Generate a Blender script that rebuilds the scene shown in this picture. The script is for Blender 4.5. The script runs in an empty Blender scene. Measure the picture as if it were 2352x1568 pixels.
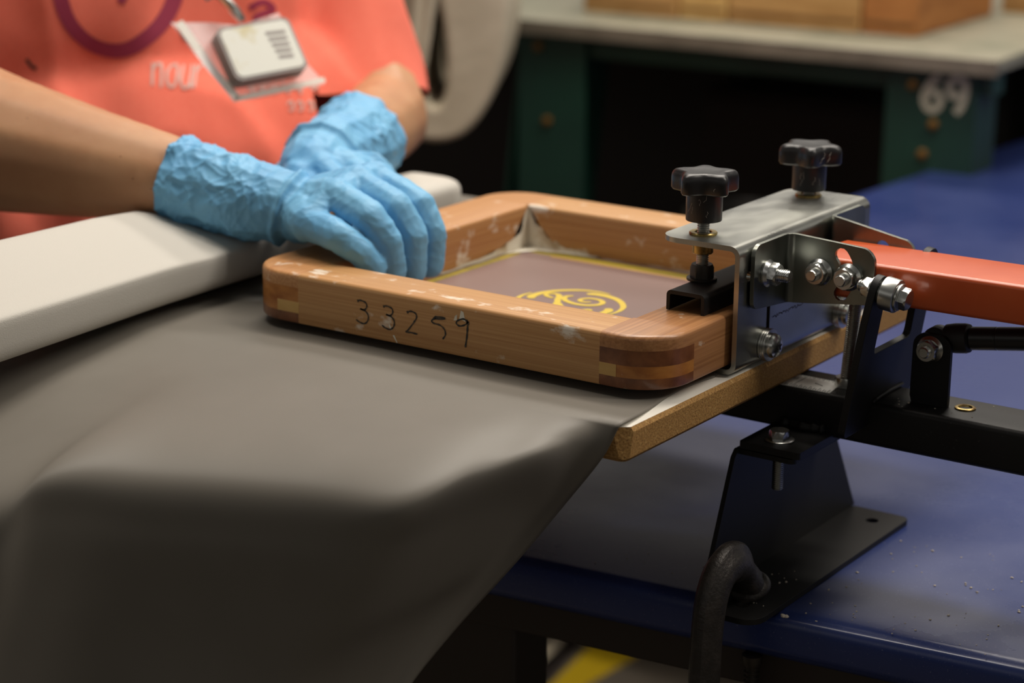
import bpy, bmesh, math, random
import numpy as np
from mathutils import Vector, Matrix, noise
from mathutils.bvhtree import BVHTree
R = math.radians
V = Vector
random.seed(7)
scene = bpy.context.scene
col = scene.collection

# ------------------------------------------------------------------ camera
CAM_POS = V((0.56754, -1.06227, 0.35837))
AZ, PIT, ROL = 0.596059, 0.275035, 0.0104
fw = V((-math.sin(AZ) * math.cos(PIT), math.cos(AZ) * math.cos(PIT), -math.sin(PIT)))
rt0 = V((math.cos(AZ), math.sin(AZ), 0)); up0 = rt0.cross(fw)
rt = rt0 * math.cos(ROL) + up0 * math.sin(ROL)
up = -rt0 * math.sin(ROL) + up0 * math.cos(ROL)
cam = bpy.data.cameras.new('camera')
co = bpy.data.objects.new('camera', cam); col.objects.link(co)
m = Matrix.Identity(4)
for i in range(3):
    m[i][0], m[i][1], m[i][2], m[i][3] = rt[i], up[i], -fw[i], CAM_POS[i]
co.matrix_world = m
cam.sensor_width = 36; cam.lens = 5001.8 / 2352 * 36
cam.clip_start = 0.05; cam.clip_end = 60
cam.dof.use_dof = True; cam.dof.focus_distance = 1.225; cam.dof.aperture_fstop = 5.6
cam.dof.aperture_blades = 9
scene.camera = co

# ------------------------------------------------------------------ light
scene.view_settings.view_transform = 'Standard'; scene.view_settings.look = 'None'
scene.view_settings.gamma = 1; scene.view_settings.use_curve_mapping = False
scene.view_settings.exposure = -0.15
world = bpy.data.worlds.new('world'); scene.world = world; world.use_nodes = True
wn = world.node_tree.nodes; wl = world.node_tree.links; wn.clear()
wo = wn.new('ShaderNodeOutputWorld'); bg = wn.new('ShaderNodeBackground')
tc = wn.new('ShaderNodeTexCoord'); sx = wn.new('ShaderNodeSeparateXYZ'); rp = wn.new('ShaderNodeValToRGB')
wl.new(tc.outputs['Generated'], sx.inputs[0]); wl.new(sx.outputs['Z'], rp.inputs[0])
rp.color_ramp.elements[0].position = 0.0; rp.color_ramp.elements[0].color = (0.02, 0.018, 0.015, 1)
rp.color_ramp.elements[1].position = 1.0; rp.color_ramp.elements[1].color = (0.16, 0.155, 0.14, 1)
for p, c in ((0.13, (0.04, 0.038, 0.036)), (0.20, (0.50, 0.47, 0.43)), (0.33, (0.58, 0.55, 0.51)), (0.43, (0.07, 0.066, 0.06))):
    e = rp.color_ramp.elements.new(p); e.color = (*c, 1)
dt = wn.new('ShaderNodeVectorMath'); dt.operation = 'DOT_PRODUCT'; dt.inputs[1].default_value = (-0.5, 0.85, 0)
mr = wn.new('ShaderNodeMapRange'); mr.inputs[1].default_value = -0.3; mr.inputs[2].default_value = 0.5; mr.inputs[3].default_value = 0.85
wl.new(tc.outputs['Generated'], dt.inputs[0]); wl.new(dt.outputs['Value'], mr.inputs[0]); wl.new(mr.outputs[0], bg.inputs[1])
wl.new(rp.outputs[0], bg.inputs[0])
wl.new(bg.outputs[0], wo.inputs[0])
def area(name, loc, tgt, sxy, power, color=(1.0, 0.92, 0.82)):
    l = bpy.data.lights.new(name, 'AREA'); l.shape = 'RECTANGLE'; l.size, l.size_y = sxy; l.energy = power; l.color = color
    o = bpy.data.objects.new(name, l); col.objects.link(o); o.location = loc
    o.rotation_euler = (V(tgt) - V(loc)).to_track_quat('-Z', 'Y').to_euler(); return o
area('ceiling_tubes_front', (-0.50, 0.12, 1.75), (-0.45, 0.10, 0), (1.3, 0.28), 21)
area('ceiling_tubes_back', (-0.1, 0.85, 1.8), (-0.1, 0.35, 0), (1.7, 0.30), 25)
area('side_fill', (1.45, 0.75, 1.9), (-0.4, 0.2, 0), (0.3, 1.2), 24)  # unseen fill light, added from the side to brighten the shirt
area('ceiling_tubes_far', (-0.9, 2.2, 2.1), (-0.6, 1.4, 0), (1.6, 0.3), 40)

# ------------------------------------------------------------------ helpers
def srgb(r, g, b):
    f = lambda c: (c / 12.92 if c <= 0.04045 else ((c + 0.055) / 1.055) ** 2.4)
    return tuple(f(x / 255) for x in (r, g, b))
def M(name, base, rough=0.5, metal=0.0, var=None, bump=None, rvar=None, spec=0.5, coat=0.0, bump2=None, var2=None, **kw):
    """var / var2: (colour, scale, stretch, lo, hi, detail); bump: (scale, strength, stretch, distance)"""
    mt = bpy.data.materials.new(name); mt.use_nodes = True
    nt = mt.node_tree; n = nt.nodes; l = nt.links
    b = n['Principled BSDF']; b.inputs['Base Color'].default_value = (*base, 1)
    b.inputs['Roughness'].default_value = rough; b.inputs['Metallic'].default_value = metal
    b.inputs['Specular IOR Level'].default_value = spec; b.inputs['Coat Weight'].default_value = coat
    b.inputs['Coat Roughness'].default_value = 0.15
    t = n.new('ShaderNodeTexCoord')
    def nz(scale, stretch, detail=4, rgh=0.55, kind=None):
        mp = n.new('ShaderNodeMapping'); mp.inputs['Scale'].default_value = stretch
        l.new(t.outputs['Object'], mp.inputs[0])
        q = n.new('ShaderNodeTexNoise'); q.inputs['Scale'].default_value = scale; q.inputs['Detail'].default_value = detail
        q.inputs['Roughness'].default_value = rgh
        if kind == 'r': q.noise_type = 'RIDGED_MULTIFRACTAL'; q.inputs['Detail'].default_value = 1.5
        l.new(mp.outputs[0], q.inputs[0]); return q.outputs['Fac']
    src = None
    for vv in (var, var2):
        if not vv: continue
        c2, sc, stt, lo, hi, det = vv
        r = n.new('ShaderNodeMapRange'); r.inputs[1].default_value = lo; r.inputs[2].default_value = hi
        l.new(nz(sc, stt, det), r.inputs[0])
        mx = n.new('ShaderNodeMix'); mx.data_type = 'RGBA'
        mx.inputs[6].default_value = (*base, 1); mx.inputs[7].default_value = (*c2, 1)
        if src: l.new(src, mx.inputs[6])
        l.new(r.outputs[0], mx.inputs[0]); src = mx.outputs[2]
    if src: l.new(src, b.inputs['Base Color'])
    if rvar:
        sc, stt, r0, r1 = rvar
        r = n.new('ShaderNodeMapRange'); r.inputs[1].default_value = 0.35; r.inputs[2].default_value = 0.65
        r.inputs[3].default_value = r0; r.inputs[4].default_value = r1
        l.new(nz(sc, stt, 6), r.inputs[0]); l.new(r.outputs[0], b.inputs['Roughness'])
    nrm = None
    for bb in (bump, bump2):
        if not bb: continue
        sc, stg, stt, dist = bb[:4]
        bn = n.new('ShaderNodeBump'); bn.inputs['Strength'].default_value = stg; bn.inputs['Distance'].default_value = dist
        l.new(nz(sc, stt, 4, kind=bb[4] if len(bb) > 4 else None), bn.inputs['Height'])
        if nrm: l.new(nrm, bn.inputs['Normal'])
        nrm = bn.outputs[0]
    if nrm: l.new(nrm, b.inputs['Normal'])
    for k, v in kw.items(): b.inputs[k].default_value = v
    return mt
I3 = (1, 1, 1)
MATS = {}
def mm():
    D = MATS
    sc1, sc2 = srgb(228, 214, 196), srgb(226, 210, 190)
    D['beech_x'] = M('beech_lengthwise', srgb(196, 150, 98), .42, var=(srgb(174, 124, 74), 800, (.007, 1, 1), .34, .70, 3), var2=(sc1, 75, (.6, 1, 1), .61, .70, 8), bump=(700, .12, (.02, 1, 1), .0006))
    D['beech_y'] = M('beech_crosswise', srgb(192, 142, 92), .42, var=(srgb(170, 114, 66), 800, (1, .007, 1), .34, .70, 3), var2=(sc1, 75, (1, .6, 1), .61, .70, 8), bump=(700, .12, (1, .02, 1), .0006))
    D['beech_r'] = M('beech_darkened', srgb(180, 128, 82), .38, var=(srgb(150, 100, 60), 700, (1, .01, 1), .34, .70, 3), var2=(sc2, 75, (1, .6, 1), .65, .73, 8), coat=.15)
    D['wood_dark'] = M('varnished_end_grain', srgb(136, 84, 48), .35, var=(srgb(96, 52, 26), 80, (1, 1, 1), .35, .68, 6), var2=(srgb(190, 168, 146), 60, (2, 2, 1), .66, .74, 6), coat=.2)
    D['wood_orange'] = M('varnished_orange_grain', srgb(184, 122, 58), .35, var=(srgb(150, 88, 34), 70, (1, 1, 2), .35, .7, 6), var2=(srgb(222, 205, 180), 60, (2, 2, 1), .67, .74, 6), coat=.2)
    D['steel'] = M('zinc_plated_steel', (.43, .435, .405), .34, 1, var=((.34, .345, .31), 14, (1, .35, 1), .35, .7, 7), rvar=(26, (1, .4, 1), .24, .42), bump=(300, .04, (1, .3, 1), .0005))
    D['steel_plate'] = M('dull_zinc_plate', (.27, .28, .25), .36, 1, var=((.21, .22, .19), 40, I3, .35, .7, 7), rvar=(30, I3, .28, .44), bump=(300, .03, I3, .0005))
    D['bolt'] = M('bright_zinc', (.62, .63, .62), .27, 1, var=((.5, .5, .46), 90, I3, .4, .7, 3))
    D['rod'] = M('dull_zinc_thread', (.50, .51, .49), .3, 1)
    D['brass'] = M('yellow_passivated', (.48, .36, .13), .28, 1, var=((.22, .12, .04), 160, I3, .45, .7, 4))
    D['blacknut'] = M('black_oxide_steel', (.05, .043, .036), .42, .6, bump=(400, .1, I3, .0005))
    D['plastic'] = M('black_plastic_knob', (.012, .0115, .0125), .36, 0, bump=(900, .12, I3, .0003))
    D['paint'] = M('black_powder_paint', (.010, .0095, .0095), .48, 0, spec=.3, var=((.035, .033, .03), 500, I3, .68, .78, 2), bump=(1200, .1, I3, .0003))
    D['cast'] = M('cast_iron_clamp', (.03, .026, .023), .4, .35, var=((.055, .046, .04), 130, I3, .45, .75, 5), bump=(520, .55, I3, .0008))
    D['orange'] = M('orange_enamel', srgb(196, 80, 32), .36, 0, bump=(1500, .05, I3, .0003), coat=.25, var=(srgb(204, 90, 42), 40, I3, .4, .8, 5))
    D['chip'] = M('chipboard_edge', srgb(172, 130, 70), .75, 0, var=(srgb(122, 84, 38), 800, (1, 1, 1.4), .44, .70, 3), var2=(srgb(198, 160, 98), 420, I3, .58, .74, 3), bump=(700, .5, I3, .001))
    D['white_lam'] = M('white_laminate', srgb(222, 218, 208), .45)
    D['vinyl'] = M('grey_vinyl', srgb(113, 108, 100), .5, 0, var=(srgb(107, 102, 94), 9, I3, .4, .7, 3), bump=(1500, .12, I3, .0003), spec=.35)
    D['vinyl_back'] = M('white_fabric_backing', srgb(192, 188, 180), .7, 0, bump=(1300, .45, (1, 1, 1), .0005), spec=.25)
    D['table'] = M('blue_laminate', srgb(40, 54, 106), .3, 0, var=(srgb(46, 60, 112), 11, I3, .45, .75, 5), rvar=(9, (1, 1, 1), .25, .38), var2=(srgb(110, 114, 146), 900, I3, .66, .78, 2))
    D['table_frame'] = M('dark_brown_paint', (.024, .015, .010), .5)
    D['mesh'] = M('purple_emulsion_mesh', srgb(136, 112, 106), .36, 0, var=(srgb(126, 103, 98), 6, I3, .35, .7, 2), spec=.5)
    D['yellow_ink'] = M('yellow_mesh', srgb(206, 178, 44), .5)
    D['olive'] = M('yellow_mesh_margin', srgb(172, 150, 48), .5, var=(srgb(120, 108, 40), 60, (.2, 1, 1), .4, .7, 4))
    D['glue'] = M('white_frame_glue', srgb(222, 216, 200), .6, var=(srgb(180, 160, 130), 70, I3, .5, .7, 5), bump=(120, .4, I3, .001))
    D['ink'] = M('black_marker', (.02, .018, .015), .6, var=((.13, .085, .045), 420, (.3, 1, 1), .52, .66, 4))
    D['label'] = M('ruler_face', srgb(236, 236, 232), .45)
    D['tick'] = M('ruler_print', (.02, .03, .025), .6)
    D['skin'] = M('skin', srgb(188, 142, 106), .48, 0, var=(srgb(172, 122, 88), 22, I3, .4, .75, 5), var2=(srgb(134, 90, 62), 160, I3, .72, .76, 2), bump=(380, .12, I3, .0006), spec=.35)
    D['skin'].node_tree.nodes['Principled BSDF'].inputs['Subsurface Weight'].default_value = .12
    D['skin'].node_tree.nodes['Principled BSDF'].inputs['Subsurface Radius'].default_value = (.012, .004, .002)
    D['glove'] = M('blue_nitrile', srgb(118, 178, 216), .5, 0, var=(srgb(104, 166, 210), 26, I3, .4, .7, 4), bump=(70, .35, (1.3, 1, 1), .0016, 'r'), bump2=(160, .25, (1, 1.7, 1), .0007, 'r'), spec=.28)
    D['glove'].node_tree.nodes['Principled BSDF'].inputs['Subsurface Weight'].default_value = .1
    D['glove'].node_tree.nodes['Principled BSDF'].inputs['Subsurface Radius'].default_value = (.002, .005, .008)
    D['shirt'] = M('coral_cotton', srgb(251, 132, 110), .85, 0, var=(srgb(248, 124, 103), 400, I3, .4, .7, 2), bump=(1600, .35, I3, .0005), spec=.2)
    D['print'] = M('plum_print', srgb(156, 48, 78), .7)
    D['print_grey'] = M('grey_print', srgb(214, 178, 168), .6)
    D['print_dark'] = M('dark_print', srgb(96, 60, 56), .6)
    D['trousers'] = M('dark_denim', (.02, .024, .04), .8)
    D['shoe'] = M('dark_leather', (.02, .018, .018), .5)
    D['hair'] = M('brown_hair', (.05, .03, .02), .5)
    D['sleeve_pl'] = M('clear_vinyl_pouch', (.95, .9, .9), .22, 0, Alpha=.34)
    D['badge'] = M('grey_badge_case', srgb(150, 142, 138), .45)
    D['badge_face'] = M('white_badge_label', srgb(222, 222, 212), .4, var=(srgb(206, 196, 160), 60, I3, .55, .7, 3))
    D['chrome'] = M('chrome_clip', (.7, .7, .66), .2, 1)
    D['green'] = M('dark_green_enamel', srgb(24, 62, 50), .5, var=(srgb(20, 50, 42), 8, I3, .4, .7, 4))
    D['bench_top'] = M('worn_grey_bench_top', srgb(150, 146, 128), .5, var=(srgb(120, 122, 104), 14, I3, .4, .7, 5))
    D['bench_edge'] = M('worn_grey_bench_edge', srgb(128, 118, 104), .6, var=(srgb(96, 88, 76), 30, (.4, 1, 1), .4, .7, 5))
    D['dark'] = M('under_bench_dark', (.010, .008, .007), .7)  # near black: shade under the bench put into the colour
    D['dark_brown'] = M('deep_brown', (.020, .013, .010), .7)
    D['rust'] = M('bronze_bolt', srgb(120, 84, 30), .5, .3)
    D['bin'] = M('dark_grey_bin', (.016, .014, .012), .5)
    D['cartA'] = M('tan_board', srgb(190, 148, 92), .75, var=(srgb(170, 126, 72), 20, (1, 1, 3), .4, .7, 4))
    D['cartB'] = M('pale_board', srgb(206, 168, 104), .75, var=(srgb(186, 146, 84), 20, (1, 1, 3), .4, .7, 4))
    D['cartC'] = M('orange_board', srgb(178, 118, 62), .75, var=(srgb(156, 98, 48), 20, (1, 1, 3), .4, .7, 4))
    D['seam'] = M('box_seam', srgb(120, 84, 44), .8)
    D['cloth'] = M('off_white_cloth', srgb(196, 186, 164), .85, var=(srgb(176, 166, 144), 10, I3, .4, .7, 4), bump=(60, .2, I3, .004))
    D['floor'] = M('worn_concrete_floor', srgb(112, 104, 92), .55, var=(srgb(84, 76, 66), 3, I3, .4, .7, 6))
    D['tape'] = M('yellow_floor_paint', srgb(196, 164, 26), .5)
    D['pale'] = M('pale_floor_paint', srgb(190, 178, 156), .5)
    D['wall'] = M('dim_wall', srgb(92, 86, 76), .8)
    D['crumb'] = M('pale_crumbs', srgb(190, 180, 166), .8)
    D['lint'] = M('white_lint', srgb(196, 186, 176), .8)
    D['paint_white'] = M('white_stencil_paint', srgb(196, 190, 166), .6)
    D['rubber'] = M('black_rubber', (.012, .011, .011), .6)
mm()

def newobj(name, me, mats, parent=None, root_loc=None, ang=35, smooth=True):
    if isinstance(mats, str): mats = [mats]
    for k in mats: me.materials.append(MATS[k])
    if smooth:
        me.shade_smooth()
        if ang: me.set_sharp_from_angle(angle=R(ang))
    o = bpy.data.objects.new(name, me); col.objects.link(o)
    if parent is not None:
        o.parent = parent
        o.matrix_parent_inverse = Matrix.Translation(parent['_loc']).inverted() if '_loc' in parent else Matrix.Identity(4)
    return o
def obj(name, bm, mats, parent=None, **k):
    bmesh.ops.recalc_face_normals(bm, faces=bm.faces[:]) if k.pop('recalc', True) else None
    me = bpy.data.meshes.new(name); bm.to_mesh(me); bm.free()
    return newobj(name, me, mats, parent, **k)
def tag(o, label=None, cat=None, group=None, kind=None):
    if label: o['label'] = label
    if cat: o['category'] = cat
    if group: o['group'] = group
    if kind: o['kind'] = kind
    return o
def thing(name, loc, label, cat, group=None):
    o = bpy.data.objects.new(name, None); col.objects.link(o); o.location = loc; o['_loc'] = list(loc)
    o.empty_display_size = .02
    return tag(o, label, cat, group)
def bevel(o, w=.0006, seg=2, ang=40):
    b = o.modifiers.new('bevel', 'BEVEL'); b.width = w; b.segments = seg; b.limit_method = 'ANGLE'; b.angle_limit = R(ang); b.harden_normals = False
    return o

def quad_grid(bm, pts, closed_u=False, mi=0):
    vs = [[bm.verts.new(p) for p in row] for row in pts]
    nu = len(vs)
    for i in range(nu if closed_u else nu - 1):
        a, b = vs[i], vs[(i + 1) % nu]
        for j in range(len(a) - 1):
            f = bm.faces.new((a[j], a[j + 1], b[j + 1], b[j])); f.material_index = mi
    return vs
def box(bm, lo, hi, mi=0, mtx=None):
    ps = [V((x, y, z)) for z in (lo[2], hi[2]) for y in (lo[1], hi[1]) for x in (lo[0], hi[0])]
    if mtx: ps = [mtx @ p for p in ps]
    v = [bm.verts.new(p) for p in ps]
    for q in ((0, 2, 3, 1), (4, 5, 7, 6), (0, 1, 5, 4), (2, 6, 7, 3), (0, 4, 6, 2), (1, 3, 7, 5)):
        f = bm.faces.new([v[i] for i in q]); f.material_index = mi
def lathe(bm, prof, mtx=Matrix.Identity(4), seg=32, mi=0, cap=True, caplo=True):
    rings = []
    for r, z in prof:
        rings.append([bm.verts.new(mtx @ V((r * math.cos(2 * math.pi * k / seg), r * math.sin(2 * math.pi * k / seg), z))) for k in range(seg)])
    for a, b in zip(rings, rings[1:]):
        for k in range(seg):
            f = bm.faces.new((a[k], a[(k + 1) % seg], b[(k + 1) % seg], b[k])); f.material_index = mi
    if cap: bm.faces.new(rings[-1]).material_index = mi
    if caplo: bm.faces.new(rings[0][::-1]).material_index = mi
def ring(bm, ri, ro, z0, z1, mtx, seg=32, mi=0, ch=.0004):
    pr = [(ri, z0), (ro, z0), (ro, z1 - ch), (ro - ch, z1), (ri + ch, z1), (ri, z1 - ch), (ri, z0)]
    lathe(bm, pr, mtx, seg, mi, False, False)
def axis(o, d, roll=0.0):
    d = V(d).normalized(); q = d.to_track_quat('Z', 'Y')
    return Matrix.Translation(V(o)) @ q.to_matrix().to_4x4() @ Matrix.Rotation(roll, 4, 'Z')
def thread(bm, r, z0, z1, mtx, pitch=.00125, seg=24, mi=0, depth=.00055):
    prof = [(r - depth, z0)]; z = z0
    while z + pitch <= z1 - .0004:
        prof += [(r - depth, z + pitch * .1), (r, z + pitch * .45), (r, z + pitch * .6), (r - depth, z + pitch * .95)]; z += pitch
    prof += [(r - depth, z1 - .0006), (r - depth - .0004, z1)]
    lathe(bm, prof, mtx, seg, mi)
def hexn(bm, rr, z0, z1, mtx, mi=0):
    h = z1 - z0
    rings = []
    for r, z, rd in ((rr, z0, 0), (rr, z0 + h * .8, 0), (rr * .87, z1, 1)):
        pts = []
        for k in range(24):
            a = 2 * math.pi * k / 24
            kk = (a % (math.pi / 3)) - math.pi / 6
            rad = r * math.cos(math.pi / 6) / math.cos(kk) if not rd else r
            zz = z
            if z == z0 + h * .8: zz = z1 - h * .16 * (1.0 - .75 * math.cos(kk * 3) ) if False else z0 + h * (.78 + .16 * math.cos(kk * 3))
            pts.append(bm.verts.new(mtx @ V((rad * math.cos(a), rad * math.sin(a), zz))))
        rings.append(pts)
    for a, b in zip(rings, rings[1:]):
        for k in range(24): bm.faces.new((a[k], a[(k + 1) % 24], b[(k + 1) % 24], b[k])).material_index = mi
    bm.faces.new(rings[-1]).material_index = mi; bm.faces.new(rings[0][::-1]).material_index = mi
def arc(cx, cy, r, a0, a1, n=8):
    return [(cx + r * math.cos(R(a0 + (a1 - a0) * k / n)), cy + r * math.sin(R(a0 + (a1 - a0) * k / n))) for k in range(n + 1)]
def rrect(x0, y0, x1, y1, r, n=8):
    r = r if isinstance(r, (tuple, list)) else (r,) * 4      # corners: lo-lo, hi-lo, hi-hi, lo-hi
    p = []
    for (cx, cy, a), q in zip(((x0, y0, 180), (x1, y0, 270), (x1, y1, 0), (x0, y1, 90)), r):
        if q < 1e-6: p.append((cx, cy)); continue
        ox = cx + (q if cx == x0 else -q); oy = cy + (q if cy == y0 else -q)
        p += arc(ox, oy, q, a, a + 90, n)
    return p
def circ(cx, cy, r, n=20): return [(cx + r * math.cos(2 * math.pi * k / n), cy + r * math.sin(2 * math.pi * k / n)) for k in range(n)]
def plate(bm, outline, holes, mapf, t, cuts=(), mi=0):
    """flat pattern in (s, w) with holes, thickened by t and mapped to space by mapf(s, w, d)"""
    b2 = bmesh.new(); es = []
    for lp in [outline] + list(holes):
        vs = [b2.verts.new((a, c, 0)) for a, c in lp]
        es += [b2.edges.new((vs[i], vs[(i + 1) % len(vs)])) for i in range(len(vs))]
    bmesh.ops.triangle_fill(b2, use_beauty=True, use_dissolve=False, edges=es)
    for s in cuts:
        bmesh.ops.bisect_plane(b2, geom=b2.verts[:] + b2.edges[:] + b2.faces[:], plane_co=(s, 0, 0), plane_no=(1, 0, 0), dist=1e-7)
    b2.verts.ensure_lookup_table(); b2.verts.index_update()
    A = [bm.verts.new(mapf(v.co.x, v.co.y, 0.0)) for v in b2.verts]
    B = [bm.verts.new(mapf(v.co.x, v.co.y, t)) for v in b2.verts]
    for f in b2.faces:
        i = [v.index for v in f.verts]
        bm.faces.new([A[k] for k in i]).material_index = mi; bm.faces.new([B[k] for k in reversed(i)]).material_index = mi
    for e in b2.edges:
        if len(e.link_faces) == 1:
            i, j = e.verts[0].index, e.verts[1].index
            bm.faces.new((A[i], A[j], B[j], B[i])).material_index = mi
    b2.free()
def tube(bm, path, rad, seg=12, mi=0, cap=True, prof=None):
    path = [V(p) for p in path]; n = len(path)
    rads = rad if isinstance(rad, (list, tuple)) else [rad] * n
    t0 = (path[1] - path[0]).normalized(); ref = V((0, 0, 1)) if abs(t0.z) < .9 else V((1, 0, 0))
    x = t0.cross(ref).normalized(); rings = []
    for i, p in enumerate(path):
        t = (path[min(i + 1, n - 1)] - path[max(i - 1, 0)]).normalized()
        x = (x - t * x.dot(t)).normalized(); y = t.cross(x)
        pf = prof or [(math.cos(2 * math.pi * k / seg), math.sin(2 * math.pi * k / seg)) for k in range(seg)]
        rings.append([bm.verts.new(p + (x * a + y * b) * rads[i]) for a, b in pf])
    s = len(rings[0])
    for a, b in zip(rings, rings[1:]):
        for k in range(s): bm.faces.new((a[k], a[(k + 1) % s], b[(k + 1) % s], b[k])).material_index = mi
    if cap:
        bm.faces.new(rings[0][::-1]).material_index = mi; bm.faces.new(rings[-1]).material_index = mi
def spline(pts, n=8):
    pts = [np.array(p, float) for p in pts]; out = []
    P = [2 * pts[0] - pts[1]] + pts + [2 * pts[-1] - pts[-2]]
    for i in range(1, len(P) - 2):
        p0, p1, p2, p3 = P[i - 1:i + 3]
        for k in range(n):
            t = k / n
            out.append(.5 * ((2 * p1) + (-p0 + p2) * t + (2 * p0 - 5 * p1 + 4 * p2 - p3) * t * t + (-p0 + 3 * p1 - 3 * p2 + p3) * t ** 3))
    out.append(pts[-1]); return [tuple(p) for p in out]
def ribbon(bm, pts, w, mapf, mi=0):
    """flat stroke in 2D, mapped on to a surface; w number or list"""
    n = len(pts); ws = w if isinstance(w, (list, tuple)) else [w] * n
    prev = None
    for i in range(n):
        a = np.array(pts[max(i - 1, 0)]); b = np.array(pts[min(i + 1, n - 1)]); d = b - a; d = d / (np.linalg.norm(d) + 1e-12)
        nrm = np.array((-d[1], d[0])); p = np.array(pts[i])
        q = [bm.verts.new(mapf(*(p + nrm * ws[i] * s))) for s in (.5, 0, -.5)]
        if prev:
            for k in (0, 1):
                f = bm.faces.new((prev[k], q[k], q[k + 1], prev[k + 1])); f.material_index = mi
        prev = q

# ---------------------------------------------------------------- setting
ZT = -.1373          # blue table top
ZF = -.90            # floor
bm = bmesh.new(); box(bm, (-7, -4, ZF - .05), (6, 9, ZF)); tag(obj('floor', bm, 'floor'), kind='structure')
bm = bmesh.new(); box(bm, (-7, 5.0, ZF), (3, 5.1, ZF + 1.15)); tag(obj('wall_back', bm, 'wall'), kind='structure')
def floor_quad(name, pts, mat, label, cat):
    bm = bmesh.new(); a = [bm.verts.new((x, y, ZF)) for x, y in pts]; b = [bm.verts.new((x, y, ZF + .0015)) for x, y in pts]
    bm.faces.new(b); bm.faces.new(a[::-1])
    for i in range(4): bm.faces.new((a[i], a[(i + 1) % 4], b[(i + 1) % 4], b[i]))
    return tag(obj(name, bm, mat), label, cat)
floor_quad('floor_marking_tape', [(-.912, 1.19), (-.882, 1.19), (-.862, 1.62), (-.990, 1.62)], 'tape', 'yellow safety stripe painted on the floor, seen under the blue table', 'floor marking')
floor_quad('floor_paint_patch', [(-1.16, 1.27), (-.955, 1.27), (-.985, 1.45), (-1.16, 1.45)], 'pale', 'pale patch of floor beside the yellow safety stripe', 'floor marking')
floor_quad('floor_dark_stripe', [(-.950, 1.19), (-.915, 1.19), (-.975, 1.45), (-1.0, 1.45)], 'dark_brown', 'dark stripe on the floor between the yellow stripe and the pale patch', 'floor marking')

# ---------------------------------------------------------------- blue work table
tb = thing('work_table', (.2, .9, ZF), 'long blue laminate work table carrying the press, on a dark brown frame', 'table')
FL, FR, BR, BL = (-.51, -.0525), (1.05, .0995), (1.12, 2.30), (-.40, 2.25)
bm = bmesh.new()
def tabpoly(e, z): 
    cx, cy = .3, 1.1
    out = []
    for x, y in (FL, FR, BR, BL): out.append((x + (e if x < cx else -e), y + (e if y < cy else -e), z))
    return out
lv = [(.006, ZT - .030), (0, ZT - .024)] + [(.010 * (1 - math.sin(R(a))), ZT - .010 + .010 * math.sin(R(a)) * 1.0) for a in (0, 22, 45, 67, 90)]
lv = [(.006, ZT - .030), (.0015, ZT - .027), (0, ZT - .022)] + [(.010 - .010 * math.cos(R(a)), ZT - .010 + .010 * math.sin(R(a))) for a in (0, 15, 30, 45, 60, 75, 90)]
prev = None
for e, z in lv:
    rg = [bm.verts.new(p) for p in tabpoly(e, z)]
    if prev:
        for i in range(4): bm.faces.new((prev[i], prev[(i + 1) % 4], rg[(i + 1) % 4], rg[i]))
    else: bm.faces.new(rg[::-1])
    prev = rg
bm.faces.new(prev)
obj('table_top', bm, 'table', tb, ang=60)
def along(p, q, t): return (p[0] + (q[0] - p[0]) * t, p[1] + (q[1] - p[1]) * t)
bm = bmesh.new()
def beam(bm, p, q, w, z0, z1):
    d = V((q[0] - p[0], q[1] - p[1], 0)); L = d.length; a = math.atan2(d.y, d.x)
    box(bm, (0, -w / 2, z0), (L, w / 2, z1), 0, Matrix.Translation((p[0], p[1], 0)) @ Matrix.Rotation(a, 4, 'Z'))
beam(bm, (-.46, -.020), (1.0, .122), .025, ZT - .056, ZT - .030)
beam(bm, (-.36, 2.2), (1.06, 2.24), .025, ZT - .075, ZT - .030)
beam(bm, (-.455, .0), (-.37, 2.2), .025, ZT - .075, ZT - .030)
beam(bm, (1.0, .14), (1.06, 2.22), .025, ZT - .075, ZT - .030)
bevel(obj('apron', bm, 'table_frame', tb), .002)
for x, y in ((-.200, .030), (.93, .16), (.99, 2.18), (-.33, 2.15)):
    bm = bmesh.new(); box(bm, (x - .045, y - .020, ZF), (x + .045, y + .020, ZT - .032)); bevel(obj('leg', bm, 'table_frame', tb), .003)

# ---------------------------------------------------------------- printing press
pr = thing('screen_printing_press', (.015, .08, ZT), 'one-arm tabletop screen press: chipboard platen, black base bar, steel clamp, orange arm', 'printing press')
# platen
bm = bmesh.new()
PY0, PY1, PX0, PX1 = -.116, .318, -.455, 0.0
lvz = [(.003, -.0206), (0, -.0176), (0, -.0036), (.0015, -.001)]
prev = None
ol = rrect(PX0, PY0, PX1, PY1, .004, 3)
for e, z in lvz:
    cx, cy = (PX0 + PX1) / 2, (PY0 + PY1) / 2
    rg = [bm.verts.new((x - math.copysign(e, x - cx), y - math.copysign(e, y - cy), z)) for x, y in ol]
    n = len(rg)
    if prev:
        for i in range(n): bm.faces.new((prev[i], prev[(i + 1) % n], rg[(i + 1) % n], rg[i])).material_index = 0
    else: bm.faces.new(rg[::-1])
    prev = rg
f = bm.faces.new(prev); f.material_index = 1
# chipped, worn corner
bm.normal_update()
bmesh.ops.bisect_plane(bm, geom=bm.verts[:] + bm.edges[:] + bm.faces[:], plane_co=(-.003, PY0 + .004, -.006), plane_no=V((.62, -.75, .18)).normalized(), clear_outer=True)
eb = [e for e in bm.edges if e.is_boundary]
if eb:
    for f in bmesh.ops.holes_fill(bm, edges=eb)['faces']: f.material_index = 0
obj('platen', bm, ['chip', 'white_lam'], pr, ang=25)
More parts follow.
